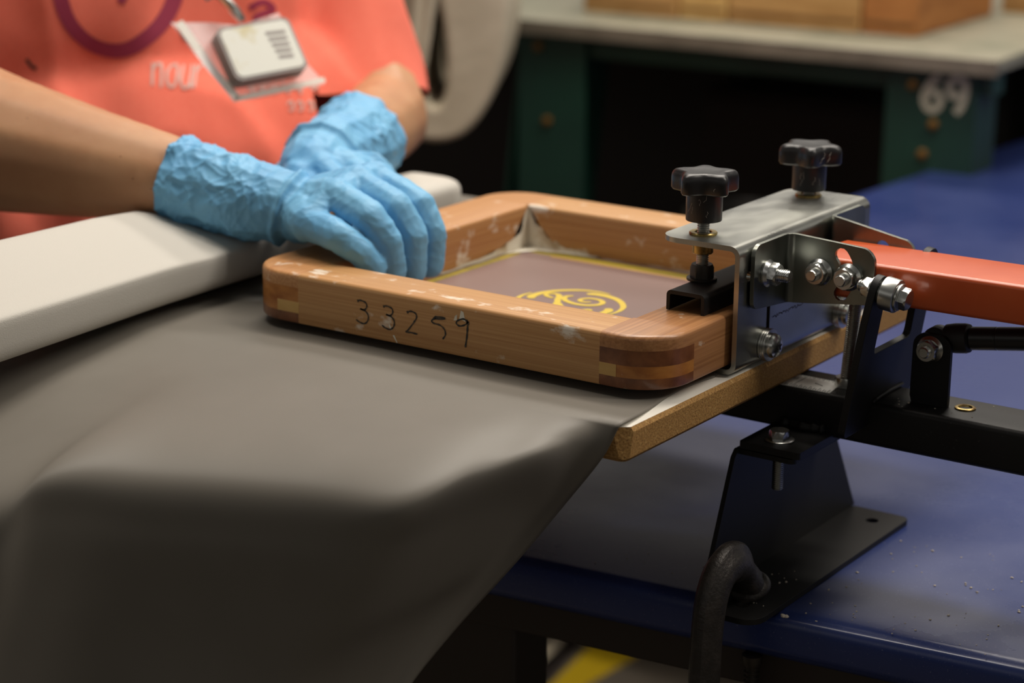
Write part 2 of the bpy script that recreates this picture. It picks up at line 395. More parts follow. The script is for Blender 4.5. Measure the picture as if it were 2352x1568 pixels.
# base bar (square tube)
TY0, TY1, TZ0, TZ1 = .0668, .1100, -.0481, -.0214
bm = bmesh.new()
pf = rrect(TY0, TZ0, TY1, TZ1, .0035, 4)
pi_ = rrect(TY0 + .003, TZ0 + .003, TY1 - .003, TZ1 - .003, .001, 4)
xs = [-.33, .5]
rings = [[bm.verts.new((x, y, z)) for y, z in q] for x in xs for q in (pf, pi_)]
n = len(pf)
for i in range(n):
    j = (i + 1) % n
    bm.faces.new((rings[0][i], rings[0][j], rings[2][j], rings[2][i])); bm.faces.new((rings[1][j], rings[1][i], rings[3][i], rings[3][j]))
    bm.faces.new((rings[0][j], rings[0][i], rings[1][i], rings[1][j])); bm.faces.new((rings[2][i], rings[2][j], rings[3][j], rings[3][i]))
bar = obj('base_bar', bm, 'paint', pr)
bm = bmesh.new()
lathe(bm, [(.0037, 0), (.0062, 0), (.0062, .0006), (.0056, .001), (.0042, .001), (.0038, .0004), (.0036, -.012), (.0034, -.012)], axis((.1061, .0893, TZ1 + .0001), (0, 0, 1)), 36, 0, False, False)
obj('rivet_nut', bm, 'brass', bar)
# weld bead at the plate
bm = bmesh.new()
tube(bm, [(.0580, y, z) for y, z in ((.0665, -.0205), (.075, -.0195), (.09, -.019), (.108, -.0195))], .0012, 8)
bmesh.ops.subdivide_edges(bm, edges=bm.edges[:], cuts=1)
obj('weld_bead', bm, 'paint', bar, ang=0)
# ruler on the bar
bm = bmesh.new()
rz = TZ1 + .0004
vs = [bm.verts.new(p) for p in ((-.10, .0690, rz), (.0287, .0690, rz), (.0254, .0931, rz), (-.10, .0945, rz))]
vb = [bm.verts.new(v.co - V((0, 0, .0004))) for v in vs]
bm.faces.new(vs); bm.faces.new(vb[::-1])
for i in range(4): bm.faces.new((vs[i], vs[(i + 1) % 4], vb[(i + 1) % 4], vb[i]))
rul = obj('ruler_strip', bm, 'label', pr)
bm = bmesh.new()
mp = lambda x, y: V((x, y, rz + .0001))
for k in range(46):
    x = .0268 - k * .00158
    L = .0055 if k % 4 == 0 else (.004 if k % 2 == 0 else .0028)
    if k % 16 == 15: L = .025
    ribbon(bm, [(x, .0692), (x - .0003, .0692 + L)], .0005, mp)
    if x < .0225: ribbon(bm, [(x - .0003, .0938), (x, .0938 - L * .8)], .0005, mp)
ribbon(bm, [(.019, .0795), (.0125, .0825), (.0135, .081)], .0008, mp)
for k in range(3): ribbon(bm, [(-.004 + k * .0016, .083), (-.004 + k * .0016, .0865)], .0007, mp)
ribbon(bm, spline([(-.014, .0775), (-.0165, .0805), (-.013, .083), (-.0165, .0845)], 5), .0007, mp)
obj('graduations', bm, 'tick', rul)
# welded tab, with hex bolt
TBZ = -.0455
bm = bmesh.new()
plate(bm, rrect(-.0064, .0230, .0335, .0690, (.002, .002, .001, .001)), [], lambda s, w, d: V((s, w, TBZ - d)), .0042)
tab = bevel(obj('mounting_tab', bm, 'paint', pr), .0006)
bm = bmesh.new()
pth = [(.0 + .0285 * t, .0655 + .0012 * math.sin(t * 9), TBZ + .0016) for t in np.linspace(0, 1, 14)]
tube(bm, pth, [.0036 + .0008 * math.sin(k * 2.1) for k in range(14)], 10)
obj('weld_bead', bm, 'paint', tab, ang=0)
bm = bmesh.new(); A = axis((.0128, .0376, TBZ), (0, 0, 1), .3)
lathe(bm, [(.009, .0), (.009, .0012), (.0082, .0016)], A, 32); hexn(bm, .0064, .0016, .0068, A)
bt = obj('bolt', bm, 'bolt', tab)
# stand
bm = bmesh.new()
BX0, BX1, BY0, BY1 = -.0065, .0350, -.0265, .1860
plate(bm, rrect(BX0, BY0, BX1, BY1, (.014, .012, .006, .003)), [circ(.0169, .167, .0042), circ(.0161, -.0068, .0042)], lambda s, w, d: V((s, w, ZT + .0036 - d)), .0035)
st = bevel(obj('stand', bm, 'paint', pr), .0005)
bm = bmesh.new()
# upright plate with folded top flange
ups = [(-.0135, ZT + .0035), (.1885, ZT + .0035), (.1420, -.0545), (.1380, -.0505), (.0225, -.0505), (.0185, -.0545)]
plate(bm, ups, [], lambda s, w, d: V((-.0060 - d, s, w)), .003)
plate(bm, rrect(-.006, .0235, .030, .137, (.0, .004, .004, 0)), [], lambda s, w, d: V((s, w, -.0505 - d)), .003)
bevel(obj('upright', bm, 'paint', st), .0008)
bm = bmesh.new(); thread(bm, .0034, -.030, -.0085, axis((.0128, .0376, TBZ), (0, 0, 1)))
obj('bolt_shank', bm, 'rod', bt)

# orange arm
AY0, AY1, AZ0, AZ1 = .0612, .1122, .0400, .0630
bm = bmesh.new()
pf = rrect(AY0, AZ0, AY1, AZ1, .0028, 4)
n = len(pf)
def armx(y): return .009 + max(0, (y - .095)) * .5
r0 = [bm.verts.new((armx(y), y, z)) for y, z in pf]; r1 = [bm.verts.new((.55, y, z + .004)) for y, z in pf]
for i in range(n): bm.faces.new((r0[i], r0[(i + 1) % n], r1[(i + 1) % n], r1[i]))
bm.faces.new(r0[::-1]); bm.faces.new(r1)
obj('swing_arm', bm, 'orange', pr)

# steel clamp channel (bent from a flat pattern)
H, L, W, T, RO = .076, .1762, .0545, .003, .0065
RM = RO - T          # inner radius
arcl = math.pi / 2 * RO
s1 = W - RO; s2 = s1 + arcl; s3 = s2 + (H - 2 * RO); s4 = s3 + arcl; s5 = s4 + .024
def chan(s, w, d):
    w = .0035 + w * (.1705 / .1762)
    if s <= s1: return V((-W + s, w, H - d))
    if s <= s2:
        a = (s - s1) / RO; r = RO - d; return V((-RO + r * math.sin(a), w, H - RO + r * math.cos(a)))
    if s <= s3: return V((-d, w, H - RO - (s - s2)))
    if s <= s4:
        a = (s - s3) / RO; r = RO - d; return V((-RO + r * math.cos(a), w, RO - r * math.sin(a)))
    return V((-RO - (s - s4), w, d))
zs = lambda z: s2 + (H - RO - z)     # web height to pattern coordinate
hol = [circ(-.0348 + W, .0226, .0052), circ(-.0348 + W, .1566, .0052), circ(zs(.057), .0120, .0031)]
for yy in (.0390, .1370):
    hol.append(rrect(zs(.036), yy - .0021, zs(.008), yy + .0021, .002, 5))
bm = bmesh.new()
plate(bm, rrect(0, 0, s5, L, (.013, .003, .003, .013)), hol, chan, T, [s1 + arcl * k / 6 for k in range(7)] + [s3 + arcl * k / 6 for k in range(7)])
obj('clamp_channel', bm, 'steel', pr, ang=50)
# faint pencilled writing on the web
bm = bmesh.new(); rng = random.Random(3)
yy, pts = .047, []
while yy < .118:
    pts.append((yy, .0262 - .02 * (yy - .047) * .4 + rng.uniform(-.0011, .0012))); yy += .0008
ribbon(bm, pts, [.00025 + .0004 * rng.random() for _ in pts], lambda a, b: V((.00012, a, b)))
obj('pencil_note', bm, 'ink', pr)
# angle brackets
def bracket(sign, y0, yf, drop=0.0):
    """leg against the web from y0 to the fold at yf, second leg along the arm"""
    Lg = abs(yf - y0); r = .004; al = math.pi / 2 * r
    e1 = Lg - r; e2 = e1 + al; e3 = e2 + (.0553 - .0005 - r)
    def f(s, w, d):     # d goes towards the outside of the fold
        if s <= e1: return V((.0036 - d, y0 + sign * s, w))
        if s <= e2:
            a = (s - e1) / r; rr = r + d
            return V((.0036 + r - rr * math.cos(a), y0 + sign * (e1 + rr * math.sin(a)), w))
        return V((.0036 + r + (s - e2), y0 + sign * (e1 + r + d), w))
    xs = lambda x: e2 + (x - .0036 - r)
    out = arc(.006, .043, .006, 180, 270, 6) + [(e1, .0338), (e2, .0338)] + arc(e3 - .007, .0390 + .007, .007, 270, 360, 6) + arc(e3 - .009, .0728 - drop - .009, .009, 0, 90, 6) + [(e2, .0752), (e1, .0752)] + arc(.007, .0752 - .007, .007, 90, 180, 6)
    cx, cz, rs = xs(.0243), .0549 - drop * 1.1, .0175
    sl = arc(cx, cz, rs + .0042, -40, 42, 10) + arc(cx + (rs) * math.cos(R(42)), cz + rs * math.sin(R(42)), .0042, 42, 222, 6)[1:-1] + arc(cx, cz, rs - .0042, 42, -40, 10) + arc(cx + rs * math.cos(R(-40)), cz + rs * math.sin(R(-40)), .0042, 140, 320, 6)[1:-1]
    bm = bmesh.new()
    plate(bm, out, [sl], f, .0026, [e1 + al * k / 5 for k in range(6)])
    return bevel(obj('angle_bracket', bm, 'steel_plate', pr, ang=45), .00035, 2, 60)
# outside of the fold faces the arm: leg two sits just clear of the arm side
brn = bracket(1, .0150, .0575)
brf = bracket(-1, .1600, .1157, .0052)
def flange_nut(name, o, d, parent, shank, roll=0.0, mat='bolt', fl=.0081, hx=.0068, tr=.0038):
    bm = bmesh.new(); A = axis(o, d, roll)
    lathe(bm, [(fl, 0), (fl, .0012), (fl - .0006, .0017), (hx * .95, .0031)], A, 36); hexn(bm, hx, .0026, .0080, A)
    nt = obj(name, bm, mat, parent, ang=30)
    bm = bmesh.new(); thread(bm, tr, .0, shank, A); obj('bolt_shank', bm, 'rod' if mat == 'rod' else 'bolt', nt)
    return nt
yl = .0575
flange_nut('nut', (.0243, yl - .0001, .0549), (0, -1, 0), brn, .0125, .2)
flange_nut('nut', (.0427, yl - .0001, .0545), (0, -1, 0), brn, .0125, .55)
flange_nut('nut', (.0037, .0304, .0566), (1, 0, 0), brn, .0150, .25)
flange_nut('nut', (.0037, .1440, .0566), (1, 0, 0), brf, .0175, .1)
# pan-head screws with washers in the slots
for k, (yy, zz) in enumerate(((.0385, .0115), (.1365, .0100))):
    bm = bmesh.new(); A = axis((.0001, yy, zz), (1, 0, 0), .5 + k)
    for q in range(3): lathe(bm, [(.0096, .0014 * q), (.0098, .0014 * q + .0002), (.0098, .0014 * q + .0011), (.0096, .0014 * q + .0013)], A, 36)
    lathe(bm, [(.0072, .0042), (.0074, .0056), (.0066, .0078), (.0045, .0093), (.0018, .0099)], A, 36)
    sc = obj('slotted_screw', bm, 'bolt', pr, ang=30)
    bm = bmesh.new(); box(bm, (-.0022, -.0005, .0092), (.0022, .0005, .01005), 0, A); box(bm, (-.0005, -.0022, .0092), (.0005, .0022, .01005), 0, A)
    obj('screw_recess', bm, 'blacknut', sc)
# clamp bar (inverted U, black)
CZ0, CZ1, CX0, CX1 = .0366, .0484, -.0400, -.0150
bm = bmesh.new()
of = [(CX0, CZ0), (CX0, CZ1 - .003)] + arc(CX0 + .003, CZ1 - .003, .003, 180, 90, 5)[1:] + arc(CX1 - .003, CZ1 - .003, .003, 90, 0, 5) + [(CX1, CZ0 - .0005)]
inn = [(CX1 - .0022, CZ0 - .0005)] + arc(CX1 - .0032, CZ1 - .0034, .001, 0, 90, 3) + arc(CX0 + .0032, CZ1 - .0034, .001, 90, 180, 3) + [(CX0 + .0022, CZ0)]
sec = of + inn
q0 = [bm.verts.new((x, -.009, z)) for x, z in sec]; q1 = [bm.verts.new((x, .1720, z)) for x, z in sec]; n = len(sec)
for i in range(n): bm.faces.new((q0[i], q0[(i + 1) % n], q1[(i + 1) % n], q1[i]))
for q in (q0, q1[::-1]):
    nn = n // 1
    ff = bm.faces.new(q)
    bmesh.ops.triangulate(bm, faces=[ff])
bevel(obj('clamp_bar', bm, 'paint', pr, ang=40), .0004)
# star knobs
def star(bm, zc0, zc1, A, R0=.0205, mi=0):
    n = 100
    hh = zc1 - zc0
    def rad(a):
        c = math.cos(5 * a)
        return .0169 + .0032 * c + .0003 * math.cos(10 * a)
    lv = [(.84, 0, 0), (.95, .0004, 0), (1.0, .0016, 0), (1.0, hh - .0050, 0), (.985, hh - .0032, 0), (.95, hh - .0017, 0), (.88, hh - .0006, 0), (.78, hh - .0001, .1), (.60, hh - .0003, .5), (.40, hh - .0007, .9), (.12, hh - .0008, 1)]
    rings = []
    for s, z, t in lv:
        rr = [s * (rad(2 * math.pi * k / n) * (1 - t) + .0166 * t) for k in range(n)]
        rings.append([bm.verts.new(A @ V((rr[k] * math.cos(2 * math.pi * k / n), rr[k] * math.sin(2 * math.pi * k / n), zc0 + z))) for k in range(n)])
    for a, b in zip(rings, rings[1:]):
        for k in range(n): bm.faces.new((a[k], a[(k + 1) % n], b[(k + 1) % n], b[k]))
    bm.faces.new(rings[-1]); bm.faces.new(rings[0][::-1])
def knob(y, dz, rot, lint):
    x = -.0348
    A = axis((x, y, 0), (0, 0, 1), rot)
    bm = bmesh.new(); star(bm, .1008 + dz, .1136 + dz, A)
    lathe(bm, [(.0104, .0842 + dz), (.0106, .0848 + dz), (.0107, .1013 + dz)], A, 48)
    k = obj('star_knob', bm, 'plastic', pr, ang=50)
    bm = bmesh.new(); thread(bm, .0037, .0475, .085 + dz, A); obj('threaded_spindle', bm, 'rod', k)
    bm = bmesh.new(); ring(bm, .0049, .0083, H + .0001, H + .0013, A); lathe(bm, [(.0058, H - T - .0085), (.0062, H - T - .008), (.0062, H - T - .0001)], A, 32)
    obj('brass_insert', bm, 'brass', k)
    bm = bmesh.new(); hexn(bm, .0070, .0492, .0580, A @ Matrix.Rotation(.3, 4, 'Z')); lathe(bm, [(.0088, CZ1), (.0090, CZ1 + .0003), (.0090, CZ1 + .0014), (.0086, CZ1 + .0016)], A, 36)
    obj('lock_nut', bm, 'blacknut', k)
    if lint:
        bm = bmesh.new(); rg = random.Random(lint)
        for q in range(5):
            a = rg.uniform(-2.6, -.2); z = rg.uniform(.087, .1) + dz
            p = []
            for s in range(6):
                p.append(V((x, y, z + s * .0012 * rg.uniform(.5, 1))) + V((math.cos(a), math.sin(a), 0)) * .01082); a += rg.uniform(-.06, .08)
            tube(bm, p, .00006, 4)
        for q in range(2):
            a = -.75 + q * .3; p = []
            for s in range(8): p.append(V((x, y, .104 + dz + s * .0009)) + V((math.cos(a), math.sin(a), 0)) * .0172); a += rg.uniform(-.05, .09)
            tube(bm, p, .00008, 4)
        obj('lint', bm, 'lint', k)
knob(.0226, 0, .19, 5); knob(.1566, -.0042, .82, 9)

# adjusting rod under the bracket
bm = bmesh.new(); A = axis((.0300, .0880, TZ1), (.0048, -.001, .062)); thread(bm, .0040, .0, .064, A)
rd = obj('adjusting_rod', bm, 'rod', pr)
bm = bmesh.new(); A2 = axis((.0300, .0880, TZ1 + .0002), (0, 0, 1), .2); hexn(bm, .0070, .0, .0060, A2); obj('lock_nut', bm, 'bolt', rd)
# U-shaped pivot plate, leaning slightly
def pvx(z): return .0560 + .15 * (z + .03)
bm = bmesh.new()
NY0, NY1 = .0350, .1225
out = [(NY0, -.0470 + .009)] 
out = arc(NY0 + .004, -.036 + .004, .004, 180, 270, 4) + [(NY1 - .004, -.036)] + [(NY1, -.030)] + arc(NY1 - .0085, .056, .0085, 0, 90, 6) + arc(NY1 - .0100, .056, .0085, 90, 180, 6) + [(.1035, .028)] + arc(.1005, .0155, .0035, 0, -90, 4) + arc(.0575, .0150, .0030, 270, 180, 4) + [(.0548, .040)] + arc(.0468, .0525, .0085, 0, 180, 10)[1:] + [(NY0 + .001, .035)]
plate(bm, out, [], lambda s, w, d: V((pvx(w) - d * .989, s, w + d * .148)), .0045)
pv = bevel(obj('pivot_plate', bm, 'paint', pr), .0007)
nrm = V((1, 0, -.15)).normalized(); pc = V((pvx(.0520), .0468, .0520))
bm = bmesh.new(); A = axis(pc + nrm * .0002, nrm, .1)
lathe(bm, [(.0070, 0), (.0070, .0012)], A, 32); lathe(bm, [(.0090, .0013), (.0097, .0019), (.0098, .0026), (.0098, .0095), (.0096, .0101), (.0090, .0104)], A, 48)
rl = obj('stop_roller', bm, 'rod', pv, ang=30)
bm = bmesh.new(); lathe(bm, [(.0078, .0105), (.0080, .0107), (.0080, .0118), (.0076, .0121)], A, 32); hexn(bm, .0066, .0122, .0172, A); obj('bolt', bm, 'bolt', rl)
bm = bmesh.new(); B = axis(pc - nrm * .0048, -nrm, .3); lathe(bm, [(.0072, 0), (.0072, .001)], B, 32); hexn(bm, .0064, .001, .0060, B); thread(bm, .0036, .005, .0098, B); obj('nut', bm, 'bolt', rl)
# strut bracket and gas strut
SY = .0835
bm = bmesh.new()
plate(bm, [(.0745, TZ1 - .0004), (.0970, TZ1 - .0004), (.0972, TZ1 + .004)] + arc(.0972 - .008, .0213 - .008, .008, 0, 90, 6) + arc(.0735 + .008, .0213 - .008, .008, 90, 180, 6) + [(.0732, TZ1 + .004)], [], lambda s, w, d: V((s, SY + d, w)), .0035)
sb = bevel(obj('strut_bracket', bm, 'paint', pr), .0006)
flange_nut('nut', (.0850, SY - .0001, .0125), (0, -1, 0), sb, .0112, .45, 'bolt', .0080, .0066, .0036)
sd = V((.052, .001, .0078)).normalized(); s0 = V((.0850, .0950, .0165))
bm = bmesh.new()
A = axis(s0 + sd * .006, sd)
lathe(bm, [(.0050, -.0035), (.0082, -.0012), (.0088, .004), (.0088, .0105), (.0083, .0125), (.0066, .0135)], A, 32)
lathe(bm, [(.0070, 0), (.0078, .001), (.0078, .009), (.0070, .010)], axis(s0 + V((0, -.0075, 0)), (0, 1, 0)), 32)
gs = obj('strut_end', bm, 'rubber', pr)
bm = bmesh.new()
lathe(bm, [(.0058, .013), (.0069, .0145), (.0069, .0290), (.0066, .0294), (.0066, .0300), (.0069, .0304), (.0069, .25), (.006, .252)], A, 32)
obj('gas_strut', bm, 'plastic', pr)

# ---------------------------------------------------------------- C-clamp
cc = thing('c_clamp', (.018, -.04, -.3), 'dark cast iron C-clamp holding the press stand to the table edge', 'clamp')
bm = bmesh.new()
ZB = ZT + .0036
path = spline([(-.0520, -.335), (-.0485, -.24), (-.0460, -.165), (-.0445, -.138), (-.0405, -.1185), (-.0315, -.1065), (-.0195, -.1035), (-.0085, -.1085), (.0000, -.1175), (.0075, ZB + .0060)], 7)
ws = np.interp(np.linspace(0, 1, len(path)), [0, .3, .5, .62, .75, .88, .95, 1], [.0092, .0092, .0096, .0104, .0100, .0086, .0105, .0120])
ds = np.interp(np.linspace(0, 1, len(path)), [0, .3, .5, .62, .75, .88, .95, 1], [.0110, .0110, .0112, .0118, .0128, .0092, .0105, .0120])
rings = []
for i, (y, z) in enumerate(path):
    a = np.array(path[max(i - 1, 0)]); b = np.array(path[min(i + 1, len(path) - 1)]); t = (b - a) / np.linalg.norm(b - a); nn = np.array((-t[1], t[0]))
    w, d = ws[i], ds[i]
    # ribbed section: narrow crest, broad web
    secp = [(-w, -.35 * d), (-w * .96, .25 * d), (-w * .55, .55 * d), (-w * .42, .92 * d), (0, d), (w * .42, .92 * d), (w * .55, .55 * d), (w * .96, .25 * d), (w, -.35 * d), (w * .8, -.75 * d), (w * .3, -.95 * d), (-w * .3, -.95 * d), (-w * .8, -.75 * d)]
    rings.append([bm.verts.new((.013 + p, y + nn[0] * q, z + nn[1] * q)) for p, q in secp])
lathe(bm, [(.0090, -.004), (.0128, -.0005), (.0132, .0018), (.0126, .0042)], axis((.013, .0062, ZB + .0075), (0, .42, -.9)), 24)
for a, b in zip(rings, rings[1:]):
    for k in range(13): bm.faces.new((a[k], a[(k + 1) % 13], b[(k + 1) % 13], b[k]))
bm.faces.new(rings[0][::-1]); bm.faces.new(rings[-1])
# lower jaw, below the frame
tube(bm, [(.018, -.0485, -.325), (.018, -.03, -.345), (.018, .0, -.347), (.018, .018, -.345)], [.011, .012, .013, .012], 12)
fr = obj('clamp_frame', bm, 'cast', cc, ang=50)
sbv = fr.modifiers.new('sub', 'SUBSURF'); sbv.levels = 1; sbv.render_levels = 1
bm = bmesh.new(); A = axis((.0185, .004, -.40), (0, 0, 1)); thread(bm, .0047, .0, .2260, A, .0030, 28, 0, .0011)
lathe(bm, [(.0045, .2240), (.0062, .2275), (.0062, .2315), (.005, .2322)], A, 28)
scr = obj('clamp_screw', bm, 'blacknut', cc)
bm = bmesh.new(); tube(bm, [(-.03, .004, -.392), (.065, .004, -.392)], .0035, 10); obj('tommy_bar', bm, 'blacknut', scr)

# ---------------------------------------------------------------- wooden screen frame
FX0, FX1, FY0, FY1, FZ0, FZ1 = -.3075, -.0060, -.0710, .2190, .0050, .0362
WL, WR, WN, WF = .0445, .0400, .0360, .0387
IX0, IX1, IY0, IY1 = FX0 + WL, FX1 - WR, FY0 + WN, FY1 - WF
sf = thing('silk_screen', (-.157, .07, FZ0), 'wooden silk screen frame with rounded finger-jointed corners, marked 33259, on the grey sheet', 'screen frame')
RC = .030
LZ = [FZ1, FZ1 - .0085, FZ1 - .0175, FZ1 - .0245, FZ0]       # finger layers, top to bottom
def eo(z):      # rounding of the top and bottom edges
    d = FZ1 - z
    if d < .003: return .003 - math.sqrt(max(0, .003 ** 2 - (.003 - d) ** 2))
    d = z - FZ0
    if d < .0015: return .0015 - math.sqrt(max(0, .0015 ** 2 - (.0015 - d) ** 2))
    return 0
def zlv(z1, z0):
    z = [z1, z0]
    for t in (.0003, .0008, .0016, .003):
        z.append(FZ1 - t)
    z += [FZ0 + .0005, FZ0 + .0015]
    return sorted([q for q in set(z) if z0 - 1e-9 <= q <= z1 + 1e-9])
def slab(bm, poly, z1, z0, mi):
    prev = None
    for z in zlv(z1, z0):
        rg = [bm.verts.new((x, y, z)) for x, y in poly(eo(z))]
        n = len(rg)
        if prev:
            for i in range(n): bm.faces.new((prev[i], prev[(i + 1) % n], rg[(i + 1) % n], rg[i])).material_index = mi
        else: bm.faces.new(rg[::-1]).material_index = mi
        prev = rg
    bm.faces.new(prev).material_index = mi
def corner(qx, qy):
    def f(e):
        ix = IX0 if qx < 0 else IX1; iy = IY0 if qy < 0 else IY1
        ox = (FX0 + e) if qx < 0 else (FX1 - e); oy = (FY0 + e) if qy < 0 else (FY1 - e)
        rc = RC - e; cx = ox - qx * rc; cy = oy - qy * rc
        a = [(cx + qx * rc * math.sin(R(t)), cy + qy * rc * math.cos(R(t))) for t in range(0, 91, 9)]
        return [(ix, iy), (ix, oy)] + a + [(ox, iy)]
    return f
def longbar(side):
    def f(e):
        i = e * .7
        if side == 'n': return [(IX0, FY0 + e), (IX1, FY0 + e), (IX1, IY0 - i), (IX0, IY0 - i)]
        if side == 'f': return [(IX0, IY1 + i), (IX1, IY1 + i), (IX1, FY1 - e), (IX0, FY1 - e)]
        if side == 'l': return [(FX0 + e, IY0), (IX0 - i, IY0), (IX0 - i, IY1), (FX0 + e, IY1)]
        return [(IX1 + i, IY0), (FX1 - e, IY0), (FX1 - e, IY1), (IX1 + i, IY1)]
    return f
rails = {}
for s, qs, lay, nm_ in (('n', ((-1, -1), (1, -1)), (1, 3), 'x'), ('f', ((-1, 1), (1, 1)), (1, 3), 'x'), ('l', ((-1, -1), (-1, 1)), (0, 2), 'y'), ('r', ((1, -1), (1, 1)), (0, 2), 'y')):
    bm = bmesh.new(); slab(bm, longbar(s), FZ1, FZ0, 0)
    for q in qs:
        for k in lay: slab(bm, corner(*q), LZ[k], LZ[k + 1], (2 if q[0] < 0 and k == 1 else 1) if k in (1, 3) else (0 if k == 0 else 2))
    rails[s] = obj('rail', bm, ['beech_x' if nm_ == 'x' else ('beech_r' if s == 'r' else 'beech_y'), 'wood_dark', 'wood_orange'], sf, ang=40)
# squared end-grain ends let into the near rail
for x0, x1 in ((IX1, IX1 + .0110), (IX0 - .0165, IX0 + .0005)):
    bm = bmesh.new(); box(bm, (x0, FY0 - .00015, LZ[3]), (x1, FY0 + .004, LZ[2]))
    obj('finger_end', bm, 'cartB', rails['n'])
# hand-written number on the near face
MPN = lambda a, b: V((a, FY0 - .0002, b))
bm = bmesh.new()
def glyph(pts, dx, dz, w, k=6): 
    p = spline([(a + dx, b + dz) for a, b in pts], k)
    n = len(p); ribbon(bm, p, [w * (1.25 if i < 3 else 1 - .35 * abs(math.sin(i * .55))) for i in range(n)], MPN)
g3 = [(0, .0128), (.0025, .0136), (.0062, .0128), (.0072, .0105), (.0055, .0083), (.0022, .0082), (.0058, .0076), (.0082, .0052), (.0078, .0018), (.0052, -.0004), (.0015, .0), (-.001, .0012)]
g2 = [(0, .0120), (.003, .0132), (.0065, .0124), (.0072, .0100), (.0050, .0065), (.0010, .0015), (-.0006, .0), (.003, .0002), (.0078, .0)]
g5a = [(.0005, .0122), (.0082, .0128)]
g5 = [(.0008, .0122), (-.0018, .0098), (.0000, .0086), (.004, .0082), (.0074, .0062), (.0082, .0030), (.0062, .0)]
g9 = [(.0075, .0136), (.0045, .0146), (.0005, .0130), (-.0005, .0112), (.0018, .0100), (.0055, .0112), (.0080, .0136)]
glyph(g3, -.2170, .0140, .0013); glyph(g3, -.1975, .0136, .0013); glyph(g2, -.1800, .0136, .0013)
glyph(g5a, -.1600, .0136, .0018, 3); glyph(g5, -.1600, .0136, .0013); glyph(g9, -.1435, .0136, .0013)
glyph([(.0078, .0138), (.0074, .0085), (.0070, .0040), (.0060, -.0022)], -.1435, .0136, .0015)
obj('marker_number', bm, 'ink', rails['n'])
# dry splashes of white on the front face
def splash(x, z, pts):
    bm = bmesh.new(); bm.faces.new([bm.verts.new((x + a, FY0 - .00012, z + b)) for a, b in pts]); obj('white_splash', bm, 'glue', rails['n'])
splash(-.1420, .0278, [(0, 0), (.0045, -.001), (.0030, .0045), (.0012, .0052)]); splash(-.1460, .0262, [(0, 0), (.0022, .0004), (.0026, .004), (.001, .003)])
splash(-.1935, .0150, [(0, 0), (.002, -.0022), (.0026, -.0020), (.0012, .0005), (.0004, .0022)]); splash(-.1905, .0098, [(0, 0), (.003, -.0042), (.0036, -.0040), (.0012, .0004)])
# stretched mesh with emulsion
MZ = FZ0 + .0012
bm = bmesh.new(); box(bm, (IX0 - .004, IY0 - .004, MZ - .0006), (IX1 + .004, IY1 + .004, MZ))
sm = obj('screen_mesh', bm, 'mesh', sf)
bm = bmesh.new()
mz = lambda a, b: V((a, b, MZ + .00015))
ribbon(bm, [(IX0 + .01, IY1 - .0085), (IX1, IY1 - .0095)], .010, mz); ribbon(bm, [(IX0 + .0045, IY0), (IX0 + .0050, IY1 - .02)], .006, mz)
obj('clear_margin', bm, 'olive', sm)
bm = bmesh.new(); ribbon(bm, [(IX0 + .03, IY1 - .0155), (IX1, IY1 - .0165)], .0026, mz); obj('margin_line', bm, 'cartA', sm)
# emblem: ring with four swashes around a script monogram
ECX, ECY, ER = -.1536, .0655, .0345
bm = bmesh.new()
elev = [0.0]
def E(a, b): return V((ECX + a * ER, ECY + b * ER, MZ + .00015 + elev[0]))
def sw(pts, w, k=8):
    elev[0] += .000012
    p = spline(pts, k); n = len(p)
    if isinstance(w, (list, tuple)): w = list(np.interp(np.linspace(0, 1, n), np.linspace(0, 1, len(w)), w))
    ribbon(bm, p, w, E)
for q in range(4):
    a0 = 98 + q * 90
    sw([(r_ * math.cos(R(a0 - t)), r_ * math.sin(R(a0 - t))) for t, r_ in ((0, .77), (6, .83), (14, .87), (30, .91), (50, .95), (75, 1.0), (95, 1.03), (112, 1.04))], [.10, .17, .17, .15, .13, .11, .08, .04])
sw([(-.47, .16), (-.60, .19), (-.71, .28), (-.68, .40), (-.54, .42), (-.42, .30), (-.34, .12), (-.22, -.08), (-.16, -.32), (-.24, -.50), (-.40, -.52)], [.07, .09, .09, .09, .10, .12, .12, .12, .11, .09, .07])
sw([(-.24, .50), (-.32, .40), (-.28, .24), (-.12, .10), (.12, .03), (.34, .07), (.48, .22), (.47, .40), (.32, .53), (.12, .53), (.02, .40), (.05, .27), (.17, .24), (.27, .31)], [.07, .10, .11, .11, .11, .11, .11, .11, .10, .09, .09, .09, .08, .06])
sw([(-.16, -.10), (.02, -.30), (.22, -.40), (.42, -.34), (.52, -.18), (.62, -.22)], [.08, .11, .11, .11, .09, .06])
obj('emblem', bm, 'yellow_ink', sm)
# white glue daubed up the inner corner walls
def daub(pts, fn):
    rg = random.Random(len(pts)); q = []
    for (a, b), (c, d) in zip(pts, pts[1:] + pts[:1]):
        for k in range(6):
            t = k / 6; j = .0006 if 0 < k else 0
            q.append((a + (c - a) * t + rg.uniform(-j, j), b + (d - b) * t + rg.uniform(-j, j)))
    bm = bmesh.new(); f = bm.faces.new([bm.verts.new(fn(a, b)) for a, b in q]); bmesh.ops.triangulate(bm, faces=[f])
    return obj('glue_daub', bm, 'glue', sm, ang=0)
hi = FZ1 - MZ
daub([(.0003, .0005), (.062, .0005), (.050, .0022), (.030, .0036), (.0235, .0075), (.0200, .0060), (.0120, .0150), (.0060, .0175), (.0045, .0260), (.0018, .0285), (.0003, .0285)], lambda a, b: V((IX0 + a, IY1 - .00025, MZ + b)))
daub([(.0003, .0005), (.110, .0005), (.110, .0016), (.060, .0026), (.034, .0050), (.018, .0095), (.009, .0120), (.004, .0250), (.0003, .0285)], lambda a, b: V((IX0 + .00025, IY1 - a, MZ + b)))
